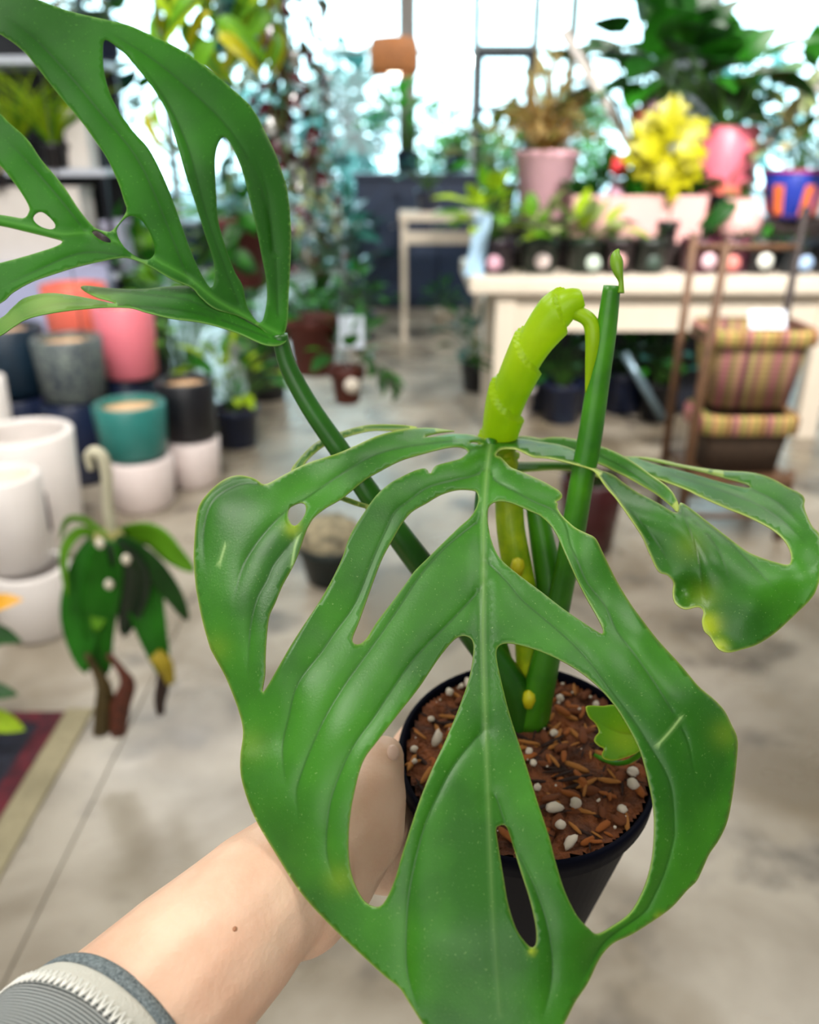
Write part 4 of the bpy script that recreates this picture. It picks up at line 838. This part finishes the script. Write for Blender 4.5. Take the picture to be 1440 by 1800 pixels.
# blades
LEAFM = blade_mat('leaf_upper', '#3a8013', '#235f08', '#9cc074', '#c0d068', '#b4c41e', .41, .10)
LEAFB = blade_mat('leaf_behind_shaded', '#2b7407', '#1a5503', '#5fa838', '#86b85a', '#b4d070', .55, .15, 25, spec=.18)  # darker leaf green: the shade on this leaf is put into its colour
S1 = [(862,771),(850,771),(820,762),(790,757),(760,753),(735,753),(700,757),(660,768),(600,795),(540,815),(500,835),(467,852),(452,844),(440,839),(418,836),(395,843),(373,860),(353,884),(346,907),(342,951),(341,984),(344,1024),(347,1046),(356,1090),(369,1136),(376,1151),(402,1201),(427,1276),(423,1332),(426,1373),(447,1434),(485,1500),(530,1570),(585,1630),(643,1685),(677,1716),(702,1736),(718,1760),(743,1799),(790,1870),(840,1925),(885,1945),(930,1900),(965,1845),(992,1799),(1011,1761),(1033,1728),(1050,1692),(1064,1671),(1081,1656),(1111,1642),(1150,1617),(1181,1594),(1208,1564),(1225,1547),(1239,1517),(1247,1500),(1264,1475),(1278,1444),(1287,1400),(1294,1343),(1296,1300),(1285,1273),(1272,1248),(1253,1228),(1227,1206),(1195,1168),(1154,1123),(1125,1085),(1107,1060),(1082,1018),(1060,973),(1047,947),(1031,938),(1013,929),(1000,918),(989,907),(980,893),(981,885),(977,882),(984,879),(989,872),(984,864),(971,856),(955,847),(935,838),(915,829),(898,822),(889,813),(880,804),(873,803),(872,798),(882,790),(900,789),(913,792),(929,800),(940,804),(955,805),(971,807),(1004,815),(1038,825),(1049,833),(1067,858),(1082,875),(1100,900),(1115,922),(1129,944),(1140,969),(1157,1004),(1173,1011),(1184,1024),(1183,1042),(1187,1060),(1204,1071),(1227,1067),(1237,1075),(1234,1091),(1238,1109),(1249,1120),(1262,1140),(1280,1147),(1304,1142),(1331,1133),(1362,1113),(1398,1080),(1427,1051),(1438,1029),(1444,1000),(1444,960),(1440,938),(1429,927),(1420,909),(1414,891),(1415,878),(1407,868),(1387,858),(1353,840),(1320,831),(1276,828),(1240,824),(1198,817),(1164,809),(1131,804),(1080,803),(1050,806),(1080,818),(1120,830),(1167,846),(1209,862),(1231,873),(1276,893),(1311,907),(1342,922),(1360,933),(1376,947),(1387,964),(1391,980),(1386,993),(1364,989),(1331,978),(1309,967),(1276,942),(1242,916),(1216,896),(1196,884),(1192,899),(1184,901),(1164,889),(1142,877),(1120,866),(1093,847),(1082,838),(1067,831),(1054,827),(1040,819),(1029,811),(1026,803),(1020,797),(1004,789),(982,782),(949,777),(927,773),(904,771),(880,772)]
H1 = [(823,794),(813,787),(796,786),(773,790),(740,799),(707,809),(684,820),(662,832),(640,845),(602,876),(573,893),(553,909),(544,922),(536,940),(524,976),(513,1000),(496,1031),(484,1060),(474,1082),(470,1109),(467,1151),(466,1187),(461,1216),(469,1209),(494,1165),(513,1132),(536,1096),(562,1057),(584,1018),(602,980),(609,958),(618,936),(636,907),(660,873),(684,851),(707,838),(729,828),(744,824),(751,826),(756,834),(763,822),(773,817),(796,811),(811,806)]
H2 = [(830,862),(813,861),(796,863),(773,871),(751,884),(724,900),(707,920),(693,944),(673,980),(658,1018),(644,1057),(630,1096),(620,1121),(622,1131),(631,1133),(644,1123),(663,1093),(688,1060),(711,1029),(729,1004),(751,982),(784,949),(807,927),(827,909),(838,891),(841,876),(838,865)]
H3 = [(867,884),(859,893),(857,909),(860,933),(867,958),(878,980),(896,998),(924,1020),(951,1040),(988,1069),(1020,1091),(1052,1112),(1060,1114),(1059,1103),(1048,1081),(1033,1055),(1016,1022),(1004,996),(991,967),(980,942),(967,922),(949,906),(933,899),(904,886),(882,881)]
H4 = [(812,1118),(826,1121),(832,1131),(832,1150),(825,1191),(807,1244),(783,1302),(759,1354),(738,1407),(722,1455),(707,1502),(693,1550),(675,1587),(659,1594),(638,1581),(620,1544),(613,1502),(614,1449),(622,1397),(638,1339),(664,1302),(701,1254),(738,1207),(770,1159),(796,1127)]
H5 = [(876,1137),(891,1131),(918,1135),(960,1149),(1002,1170),(1039,1196),(1071,1228),(1097,1265),(1124,1317),(1139,1370),(1149,1423),(1150,1470),(1145,1518),(1131,1565),(1108,1605),(1076,1629),(1050,1642),(1034,1631),(1013,1608),(992,1565),(976,1513),(965,1470),(944,1407),(923,1339),(897,1259),(881,1196),(873,1154)]
H6 = [(872,1458),(877,1452),(885,1450),(893,1457),(904,1493),(918,1538),(932,1582),(942,1627),(943,1657),(936,1666),(924,1657),(907,1632),(893,1588),(885,1541),(877,1493)]
H7 = [(529,884),(537,888),(537,902),(529,916),(518,925),(510,918),(506,904),(511,892)]
H8 = [(824,779),(836,777),(848,782),(836,781)]
H9 = [(1120,805),(1176,817),(1231,829),(1276,841),(1309,850),(1320,856),(1313,858),(1287,853),(1253,844),(1209,831),(1153,817)]
H10 = [(745,769),(773,761),(807,758),(833,760),(850,768),(820,764),(790,764),(765,768)]
V = [[(852,785),(800,800),(740,812),(660,800)],
 [(800,776),(720,785),(660,800),(600,834),(545,872),(504,898),(464,938),(435,980),(422,1013),(408,1070)],
 [(515,949),(482,991),(469,1020),(451,1055),(440,1110),(437,1200)], [(464,853),(429,851),(396,864),(373,884),(362,913),(358,950),(362,1010)],
 [(852,826),(829,838),(796,845),(751,858),(718,882),(695,900),(680,929),(655,985),(625,1060),(590,1110),(566,1145),(524,1201),(508,1262),(497,1318),(505,1390)],
 [(846,905),(838,918),(784,962),(740,1011),(702,1068),(658,1132),(608,1201),(574,1257),(552,1304),(530,1360),(522,1395),(530,1450)],
 [(849,1027),(833,1049),(790,1095),(730,1157),(686,1218),(658,1260),(630,1298),(608,1337),(588,1387),(578,1429),(575,1500),(595,1560)],
 [(851,1282),(802,1339),(770,1397),(744,1460),(722,1555),(715,1634),(717,1713),(740,1790)], [(872,1400),(900,1480),(940,1560),(965,1640),(970,1720),(950,1800)],
 [(860,826),(873,847),(904,864),(938,882),(971,896),(984,907),(996,929),(1002,958),(1016,989),(1033,1027),(1064,1066),(1084,1110),(1116,1152),(1154,1206),(1180,1248),(1205,1296),(1215,1337),(1222,1390)],
 [(855,985),(871,1002),(896,1029),(918,1056),(956,1088),(1004,1130),(1039,1168),(1077,1219),(1116,1270),(1148,1321),(1167,1353),(1180,1391),(1184,1455),(1181,1483),(1167,1533),(1144,1583),(1128,1606),(1078,1641),(1056,1662),(1039,1692),(1011,1745)],
 [(1058,838),(1090,880),(1120,911),(1153,951),(1176,991),(1184,1015)], [(1195,892),(1218,947),(1232,1002),(1240,1058),(1250,1090)], [(1196,888),(1253,953),(1276,998),(1286,1040)], [(1216,904),(1276,949),(1331,1002),(1376,1051)],
 [(1187,838),(1276,866),(1342,893),(1398,936),(1425,965)], [(1318,860),(1364,882),(1398,913),(1425,938)]]
RB_ = [[(864,774),(858,810),(854,850),(851,900),(850,960),(850,1040),(849,1100),(850,1160),(853,1260),(858,1400),(866,1600),(878,1780)]]
CT = [(862,771,.513),(860,784,.4955),(859,797,.480),(856,820,.472),(851,880,.454),(850,1000,.427),(850,1140,.404),(856,1300,.381),(868,1500,.361),(882,1700,.345),(885,1940,.333),
 (790,759,.499),(800,774,.483),(700,762,.477),(815,790,.479),(620,790,.461),(700,800,.464),(600,840,.451),(540,840,.453),(467,852,.447),(430,845,.450),(380,880,.444),(345,960,.437),(440,930,.432),(510,900,.436),(420,1050,.416),(350,1060,.424),(440,1150,.405),(400,1195,.411),(428,1276,.404),
 (730,840,.455),(640,960,.432),(690,900,.443),(570,1100,.411),(500,1220,.396),(430,1330,.392),(455,1440,.386),(520,1550,.376),(600,1640,.364),(700,1735,.350),(760,1820,.343),
 (700,1150,.400),(600,1300,.378),(560,1450,.371),(650,1620,.360),(740,1450,.364),(780,1650,.347),
 (920,850,.459),(985,870,.455),(990,900,.449),(1050,960,.436),(1010,990,.427),(950,1050,.417),(1060,1060,.419),(1130,1110,.410),(1230,1210,.398),(1296,1310,.396),(1280,1440,.388),(1220,1550,.379),(1130,1620,.370),(1060,1665,.360),(1020,1745,.350),(960,1850,.340),
 (1020,1150,.398),(1120,1250,.384),(1180,1400,.376),(1160,1530,.371),(980,1600,.352),(1030,1640,.354),
 (900,774,.513),(905,789,.492),(960,785,.503),(960,803,.489),(1020,803,.491),(1049,829,.477),(1100,870,.466),(1150,930,.452),(1140,965,.452),(1157,1004,.447),(1190,1060,.443),(1235,1080,.434),(1250,1120,.431),(1290,1145,.428),(1330,1060,.430),(1400,1070,.437),(1444,980,.440),(1260,960,.444),(1200,900,.457),(1380,1010,.438),
 (1060,805,.522),(1130,810,.524),(1240,826,.522),(1320,834,.516),(1405,872,.488),(1300,890,.481),(1370,920,.467),(1395,985,.449)]
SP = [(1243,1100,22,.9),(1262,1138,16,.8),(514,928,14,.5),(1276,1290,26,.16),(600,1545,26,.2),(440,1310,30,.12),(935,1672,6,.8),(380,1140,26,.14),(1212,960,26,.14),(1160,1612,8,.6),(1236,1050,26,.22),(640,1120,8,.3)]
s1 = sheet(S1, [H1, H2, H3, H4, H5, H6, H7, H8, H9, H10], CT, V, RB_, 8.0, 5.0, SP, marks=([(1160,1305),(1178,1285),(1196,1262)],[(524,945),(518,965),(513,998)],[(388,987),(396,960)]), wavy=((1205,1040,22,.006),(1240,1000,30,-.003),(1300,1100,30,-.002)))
SC_ = [(890,772),(916,767),(933,768),(951,771),(967,769),(989,769),(1020,774),(1060,786),(1093,800),(1122,818),(1149,838),(1167,850),(1180,862),(1186,871),(1193,886),(1193,898),(1189,900),(1182,892),(1155,870),(1127,853),(1104,840),(1082,829),(1060,818),(1027,808),(980,800),(930,788)]
CTC = [(890,774,.512),(960,770,.518),(1040,782,.511),(1120,820,.49),(1180,864,.463),(1192,896,.4565),(1140,860,.474),(1060,815,.500),(960,790,.508)]
s2 = sheet(SC_, [], CTC, [[(900,775),(980,784),(1050,800),(1120,836),(1180,880)]], [], 7, 5)
S3 = [(512,827),(522,812),(540,792),(560,776),(590,763),(625,752),(655,747),(700,747),(735,752),(700,757),(660,757),(630,762),(598,772),(572,783),(553,797),(538,812),(528,826)]
s3 = sheet(S3, [], [(512,827,.475),(560,778,.49),(640,752,.497),(735,752,.49),(600,765,.495)], [], [], 6, 4)
S4 = [(585,866),(610,874),(640,885),(668,891),(672,897),(640,893),(606,882),(583,872)]
s4 = sheet(S4, [], [(585,868,.47),(640,889,.476),(670,894,.474),(600,880,.472)], [], [], 5, 3.5)
S5 = [(870,806),(900,812),(960,812),(1010,814),(1046,826),(1060,842),(1030,832),(985,826),(940,828),(905,830),(880,824)]
s5 = sheet(S5, [], [(870,812,.515),(940,818,.518),(1000,820,.516),(1058,838,.506),(900,826,.512),(1000,830,.513)], [], [], 7, 5)
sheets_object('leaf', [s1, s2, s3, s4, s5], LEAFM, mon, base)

W1 = [(503,578),(508,510),(512,416),(506,340),(488,280),(469,238),(442,189),(397,147),(359,117),(317,87),(265,62),(227,45),(189,36),(125,21),(68,0),(0,-30),(-70,-55),(-130,-50),(-140,-20),(-80,15),(0,60),(38,87),(64,117),(91,151),(113,178),(144,215),(166,246),(189,280),(208,321),(219,355),(223,370),(213,388),(203,400),(193,408),(175,404),(163,397),(140,370),(110,325),(72,280),(49,246),(15,215),(0,200),(-50,160),(-90,150),(-100,190),(-50,255),(0,291),(19,314),(38,340),(51,363),(51,374),(42,384),(20,381),(0,378),(-70,368),(-70,388),(0,397),(49,408),(98,420),(110,424),(106,430),(87,438),(38,453),(0,463),(-60,480),(-100,530),(-60,555),(0,533),(23,514),(57,495),(94,482),(132,470),(170,461),(212,453),(234,456),(265,469),(302,491),(336,505),(352,522),(378,543),(420,556),(457,576),(485,598)]
Ha = [(185,70),(181,87),(183,125),(193,163),(212,200),(234,231),(261,261),(283,302),(302,348),(321,401),(336,442),(351,476),(370,506),(378,488),(374,454),(359,408),(344,359),(325,302),(310,246),(295,200),(272,159),(246,125),(223,98),(204,81)]
Hb = [(393,240),(382,257),(378,287),(380,340),(384,389),(397,435),(412,476),(427,503),(435,540),(457,568),(468,537),(469,499),(461,454),(450,397),(435,333),(423,291),(408,257)]
Hc = [(227,380),(208,397),(206,412),(219,435),(242,453),(261,457),(272,446),(270,427),(261,404),(246,385)]
Hd = [(161,408),(172,406),(192,419),(195,427),(178,423)]
He = [(60,378),(72,372),(87,382),(98,397),(91,404),(72,399),(59,387)]
VW = [[(488,548),(480,416),(454,321),(408,234),(340,163),(265,102),(180,50)], [(420,535),(395,470),(363,378),(333,265),(295,181),(240,105)], [(330,490),(287,378),(242,280),(178,200),(125,136),(57,64),(0,23)], [(151,408),(110,355),(68,306),(30,265),(0,235)], [(227,452),(170,444),(125,450),(57,480),(0,506)], [(480,440),(470,340),(440,260)]]
RW = [[(496,590),(460,572),(420,550),(380,528),(336,492),(290,466),(234,437),(160,411),(110,412),(60,400),(0,388)]]
CW = [(497,590,.462),(512,416,.478),(500,320,.483),(440,190,.488),(350,115,.490),(250,60,.490),(130,25,.490),(-50,-40,.492),(0,60,.480),(150,225,.474),(215,350,.468),(193,408,.466),(60,280,.476),(0,200,.482),(0,291,.474),(0,385,.470),(-80,380,.474),(160,411,.466),(234,440,.463),(336,490,.460),(420,552,.461),(100,455,.458),(0,500,.455),(-60,540,.452),(212,453,.460),(350,300,.470),(400,430,.466),(290,200,.480),(450,480,.468),(60,150,.480)]
w1 = sheet(W1, [Ha, Hb, Hc, Hd, He], CW, VW, RW, 8, 5, edge_px=5)
W2 = [(503,590),(495,606),(465,606),(416,585),(359,568),(302,560),(257,549),(227,541),(170,541),(98,549),(49,560),(23,575),(0,590),(-60,620),(-90,605),(-50,575),(0,561),(23,541),(45,524),(87,516),(132,521),(165,527),(192,533),(206,534),(192,529),(172,523),(153,514),(142,505),(155,503),(189,507),(246,509),(302,504),(336,504),(354,518),(378,543),(420,552),(457,574)]
w2 = sheet(W2, [], [(500,598,.461),(416,570,.457),(340,545,.453),(257,545,.448),(170,536,.446),(87,530,.445),(20,560,.443),(-60,605,.441),(416,585,.452),(300,556,.446),(330,508,.466),(250,512,.470),(145,506,.472),(260,528,.459),(190,522,.464),(206,533,.452)], [[(470,594),(400,567),(330,548),(250,540),(170,535),(87,538),(20,566)], [(380,552),(330,528),(250,518),(165,508)]], [], 7, 4, edge_px=5, spots=((90,530,60,.45),(160,536,50,.3),(20,565,40,.3)))  # pale spots paint the brighter light on the lower lobe
sheets_object('leaf', [w1, w2], LEAFB, mon, base)

# stalks
def rel(px, py, d): return P(px, py, d)-base
ST = mat('stalk_green', '#4f9c14', .36, .35, 30, col2='#2a6e0e', transl=.1); STD = mat('stalk_dark', '#2a6a14', .35, .4, 30); STY = mat('stalk_yellow', '#a9c410', .35, .35, 60, col2='#7f9a08', transl=.25); NEW = mat('new_leaf_lime', '#cdea18', .35, .22, 25, col2='#a6cf0e', transl=.5)
put('stalk', tube('stalk', [rel(492, 588, .462), rel(505, 640, .468), rel(545, 715, .475), rel(600, 795, .484), rel(668, 895, .492), rel(740, 992, .502), rel(830, 1110, .512), rel(905, 1215, .53), rel(915, 1290, .545)], [.0045, .0052, .0058, .0064, .0075, .0085, .0095, .011, .012], 16, per=5, flat=.9), STD, mon)
put('stalk', tube('stalk', [rel(1076, 502, .455), rel(1066, 580, .463), rel(1052, 670, .472), rel(1037, 770, .482), rel(1022, 850, .49), rel(1006, 945, .50), rel(985, 1050, .511), rel(955, 1180, .525), rel(935, 1270, .54)], [.0055, .0068, .0076, .0083, .0084, .0086, .0085, .011, .013], 18, per=5, flat=.8), ST, mon)
put('stalk', tube('stalk', [rel(864, 774, .506), rel(851, 840, .500), rel(845, 920, .496), rel(850, 1020, .508), rel(868, 1130, .525), rel(905, 1265, .548)], [.0035, .004, .0045, .006, .0085, .011], 14, per=5), STD, mon)
put('stalk', tube('stalk', [rel(880, 772, .522), rel(893, 850, .518), rel(898, 930, .517), rel(912, 1010, .522), rel(928, 1100, .529), rel(935, 1200, .54)], [.008, .0088, .009, .0095, .0095, .01], 16, per=5), mat('stalk_mottled', '#e2f02c', .4, .5, 55, col2='#84b418', transl=.4), mon, 'mottled yellow-green stalk')
put('stalk', tube('stalk', [rel(940, 880, .519), rel(955, 960, .523), rel(970, 1050, .527), rel(962, 1130, .533), rel(950, 1215, .54)], [.006, .008, .0098, .009, .009], 14, per=5), ST, mon)
for (px, py, d) in ((910, 996, .5105), (930, 1228, .5225)):
    o = put('node', lathe('node', [(0, -.007), (.003, -.006), (.0046, 0), (.0036, .0045), (0, .0065)], 16), mat('node_yellow', '#d8d21a', .4, .2), mon, 'yellow aerial root bud'); o.location = rel(px, py, d)
put('sheath', tube('sheath', [rel(1032, 690, .472), rel(1038, 640, .466), rel(1042, 598, .462), rel(1040, 572, .461), rel(1030, 558, .461), rel(1012, 550, .463), rel(1000, 550, .465)], [.0012, .003, .0042, .0044, .0042, .004, .003], 12, per=5), NEW, mon)
# rolled new leaf: overlapping wraps around a drooping core
core = [Vector(p[:3]) for p in cr([list(rel(1024, 524, .462)) , list(rel(992, 536, .464)), list(rel(950, 585, .472)), list(rel(918, 640, .484)), list(rel(893, 700, .498)), list(rel(878, 760, .515)), list(rel(876, 800, .524))], 16)]
n = len(core); vs = []; fs = []; sg = 52; refv = None
for i, p in enumerate(core):
    t_ = i/(n-1); tg = (core[min(i+1, n-1)]-core[max(i-1, 0)]).normalized()
    if refv is None: refv = tg.orthogonal().normalized()
    refv = (refv-tg*refv.dot(tg)).normalized(); bb = tg.cross(refv)
    rad = .0042+.0052*min(1, t_*4.5)+.0013*t_
    for k in range(sg):
        a = 2*math.pi*k/sg; ph = (a/(2*math.pi)+t_*4.2) % 1.0                       # spiral overlap step
        rr = rad*(1+.30*(1-ph)**1.2+.025*math.sin(a*2+t_*14))
        vs.append(p+(refv*math.cos(a)+bb*math.sin(a))*rr)
for i in range(n-1):
    for k in range(sg): fs.append((i*sg+k, i*sg+(k+1) % sg, (i+1)*sg+(k+1) % sg, (i+1)*sg+k))
fs += [tuple(range(sg-1, -1, -1)), tuple((n-1)*sg+k for k in range(sg))]
put('rolled_leaf', mesh('rolled_leaf', vs, fs), NEW, mon, 'lime green rolled new leaf')
put('bud', tube('bud', [rel(1091, 515, .4535), rel(1092, 496, .4525), rel(1087, 478, .452), rel(1084, 462, .452), rel(1083, 448, .4515), rel(1088, 438, .451)], [.0022, .0014, .0028, .0036, .0026, .0006], 10, per=5), mat('bud_green', '#7fae1e', .4, .3), mon, 'small pointed bud')
# small lime leaf in the pot
SL = [(1030,1243),(1040,1240),(1060,1241),(1085,1240),(1118,1262),(1145,1290),(1125,1320),(1095,1333),(1078,1337),(1062,1334),(1058,1326),(1062,1316),(1054,1312),(1045,1303),(1047,1294),(1053,1286),(1047,1272),(1035,1260)]
sl_ = sheet(SL, [], [(1030,1245,.462),(1060,1280,.466),(1080,1335,.456),(1140,1290,.472),(1085,1240,.474)], [[(1140,1290),(1090,1288),(1040,1262)]], [], 6, 4, spots=((1100,1300,30,.25),), edge_px=6)
LIMEB = blade_mat('leaf_lime_blade', '#74b312', '#4f9a0c', '#b9dc3a', '#d5e04a', '#d8dc20', .35, .3, 30)
sheets_object('leaf', [sl_], LIMEB, mon, base)
put('leaf_stalk', tube('leaf_stalk', [rel(1140, 1292, .472), rel(1120, 1330, .485), rel(1075, 1340, .505), rel(1000, 1300, .535)], .0016, 8, per=5), ST, mon)

# ================================================================== the hand that holds it
def skin_mat():
    m = mat('skin', '#ecc9ac', .5, .07, 35, col2='#e2b496', sss=.12, bump=.10, bscale=380); return m
per_ = thing('person', 'bare forearm reaching in, hand gripping the black pot, grey striped sleeve', 'person', P(500, 1540, .41))
ob = per_.location
caps = []
def cap(a, ra, b, rb): caps.append((Vector(a), ra, Vector(b), rb))
def chain(pts): 
    for (a, ra), (b, rb) in zip(pts[:-1], pts[1:]): cap(a, ra, b, rb)
chain([(P(x, y, d), rp*d/FPX) for x, y, d, rp in ((20, 2010, .345, 208), (196, 1851, .363, 178), (328, 1711, .377, 149), (401, 1642, .388, 135), (454, 1586, .398, 122), (512, 1536, .412, 110))])
chain([(P(470, 1570, .404), .0285), (P(530, 1510, .432), .028), (P(600, 1470, .462), .0265)])                # back of the hand
chain([(P(530, 1595, .412), .0245), (P(590, 1545, .438), .0225), (P(632, 1508, .458), .0175)])               # heel
chain([(P(560, 1540, .430), .024), (P(640, 1462, .448), .0225), (P(652, 1400, .456), .0205), (P(668, 1345, .468), .0145), (P(676, 1328, .474), .0118)])   # thumb
def potw(ang, z, rr): return base + PM.to_3x3() @ Vector((rr*math.cos(ang), rr*math.sin(ang), z))
def wall(z): return RB+(RP-RB)*z/HP
for k, (z, r0, ext) in enumerate(((HP-.026, .0095, 2.55), (HP-.047, .0098, 2.45), (HP-.068, .0093, 2.5), (HP-.088, .0080, 2.7))):
    kn = potw(3.55, z, wall(z)+.016); pts = [(P(575+k*4, 1490+k*9, .452), r0*1.7), (kn, r0*1.2)]
    for i, a in enumerate((3.3, 3.0, 2.75, ext)): pts.append((potw(a, z-.001*i, wall(z)+r0*.82), r0*(1-.07*i)))
    chain(pts)
def capsule_vf(a, ra, b, rb, seg=14):
    d = (b-a); L = d.length; d = d.normalized(); u = d.orthogonal().normalized(); v = d.cross(u); rings = []
    for i in range(6): t = -math.pi/2+math.pi/2*i/5; rings.append((a+d*ra*math.sin(t), max(ra*math.cos(t), 1e-5)))
    for i in range(6): t = math.pi/2*i/5; rings.append((b+d*rb*math.sin(t), max(rb*math.cos(t), 1e-5)))
    vs = []; fs = []
    for c, r_ in rings:
        for k in range(seg): th = 2*math.pi*k/seg; vs.append(c+(u*math.cos(th)+v*math.sin(th))*r_)
    for i in range(len(rings)-1):
        for k in range(seg): fs.append((i*seg+k, i*seg+(k+1) % seg, (i+1)*seg+(k+1) % seg, (i+1)*seg+k))
    return vs, fs
mb = MB()
for (a, ra, b, rb) in caps: mb.add(*capsule_vf(a-ob, ra, b-ob, rb))
arm = put('arm', mb.mesh('arm'), skin_mat(), per_)
md = arm.modifiers.new('one_skin', 'REMESH'); md.mode = 'VOXEL'; md.voxel_size = .0022; md.use_smooth_shade = True
ms = arm.modifiers.new('soften', 'SMOOTH'); ms.factor = .5; ms.iterations = 14
bpy.context.view_layer.update()
dg = bpy.context.evaluated_depsgraph_get(); ev = arm.evaluated_get(dg)
def on_skin(px, py):
    d = ray(px, py).normalized(); ok, loc, nor, _ = ev.ray_cast(EYE-ob, d); return (loc, nor) if ok else (P(px, py, .45)-ob, Vector((0, -1, .3)))
l_, n_ = on_skin(692, 1322); nd = P(686, 1300, .49)-P(668, 1350, .468)
o = put('thumbnail', lathe('thumbnail', [(0, .0011), (.0045, .0009), (.0063, .0002), (.0066, -.0012), (0, -.0012)], 24), mat('nail_pink', '#efc4ae', .28, .05), per_)
o.matrix_basis = frame(l_-n_*.0003, nd, n_, (.6, .9, .45))
l_, n_ = on_skin(413, 1633)
o = put('mole', lathe('mole', [(0, .0005), (.0008, .0003), (.0011, 0), (0, -.0006)], 12), mat('mole_brown', '#b9805c', .6), per_); o.matrix_basis = frame(l_, n_.orthogonal(), n_)
# sleeve: ribbed jersey, twin-needle stitches, cream strip and heather cuff
axd = (P(512, 1536, .47)-P(196, 1851, .345)).normalized(); EDGE = P(196, 1856, .3565); su = axd.orthogonal().normalized(); sv = axd.cross(su)
def ring(s, rad, ruf): return [EDGE-ob-axd*s+(su*math.cos(2*math.pi*k/72)+sv*math.sin(2*math.pi*k/72))*(rad+ruf*math.sin(k*2*math.pi/72*4+s*90)) for k in range(72)]
def band(name, parent, s0, s1, r0, r1, m, ruf=.0006, lab=None):
    nn = max(3, int((s1-s0)/.002)); rows = [(s0, r0-.003)]+[(s0+(s1-s0)*i/nn, r0+(r1-r0)*i/nn-(.0007 if i in (0, nn) else 0)) for i in range(nn+1)]+[(s1, r1-.003)]
    vs = []; fs = []
    for (s, rr) in rows: vs += ring(s, rr, ruf)
    for i in range(len(rows)-1):
        for j in range(72): fs.append((i*72+j, (i+1)*72+j, (i+1)*72+(j+1) % 72, i*72+(j+1) % 72))
    return put(name, mesh(name, vs, fs), m, parent, lab)
def rib_mat(name, c1, c2, freq):
    m = bpy.data.materials.new(name); m.use_nodes = True; nt = m.node_tree; N = nt.nodes; L = nt.links; b = N['Principled BSDF']; b.inputs['Roughness'].default_value = .95
    tc = N.new('ShaderNodeTexCoord'); dt = N.new('ShaderNodeVectorMath'); dt.operation = 'DOT_PRODUCT'; dt.inputs[1].default_value = axd; L.new(tc.outputs['Object'], dt.inputs[0])
    nz = N.new('ShaderNodeTexNoise'); nz.inputs['Scale'].default_value = 160; L.new(tc.outputs['Object'], nz.inputs['Vector'])
    mu = N.new('ShaderNodeMath'); mu.operation = 'MULTIPLY_ADD'; mu.inputs[1].default_value = freq; L.new(dt.outputs['Value'], mu.inputs[0]); L.new(nz.outputs['Fac'], mu.inputs[2])
    sn = N.new('ShaderNodeMath'); sn.operation = 'SINE'; L.new(mu.outputs[0], sn.inputs[0])
    rp = N.new('ShaderNodeValToRGB'); rp.color_ramp.elements[0].color = lin(c1); rp.color_ramp.elements[1].color = lin(c2); rp.color_ramp.elements[0].position = .35; rp.color_ramp.elements[1].position = .8
    mr = N.new('ShaderNodeMapRange'); mr.inputs['From Min'].default_value = -1; L.new(sn.outputs[0], mr.inputs['Value']); L.new(mr.outputs['Result'], rp.inputs['Fac']); L.new(rp.outputs['Color'], b.inputs['Base Color'])
    bp = N.new('ShaderNodeBump'); bp.inputs['Strength'].default_value = .6; bp.inputs['Distance'].default_value = .0008; L.new(mr.outputs['Result'], bp.inputs['Height']); L.new(bp.outputs['Normal'], b.inputs['Normal'])
    return m
RS = .0477
slv = band('sleeve', per_, .0185, .095, RS+.0012, RS+.008, rib_mat('jersey_rib', '#4f5456', '#b0b3af', 3400), .0010, 'grey ribbed jersey sleeve')
band('cream_strip', slv, .0070, .0190, RS+.0006, RS+.0014, mat('jersey_cream', '#cfccc0', .95, .06, 300, bump=.3, bscale=900), .0006, 'cream strip')
band('cuff_edge', slv, 0, .0073, RS, RS+.0010, mat('jersey_heather', '#8f9a9c', .95, .5, 900, col2='#4c575c', bump=.4, bscale=900), .0006, 'heather grey cuff edge')
sb = MB()
for k in range(96):
    a = 2*math.pi*k/96; a2 = 2*math.pi*(k+.5)/96; 
    def sp_(an, s): return EDGE-ob-axd*s+(su*math.cos(an)+sv*math.sin(an))*(RS+.0030)
    sb.add(*tube_vf([sp_(a, .0165), sp_(a2, .0232)], .0006, 5)); sb.add(*tube_vf([sp_(a2, .0232), sp_(a2+.02, .0170)], .0005, 5))
put('stitching', sb.mesh('stitching'), mat('thread_white', '#f1efe6', .8, .05), slv)
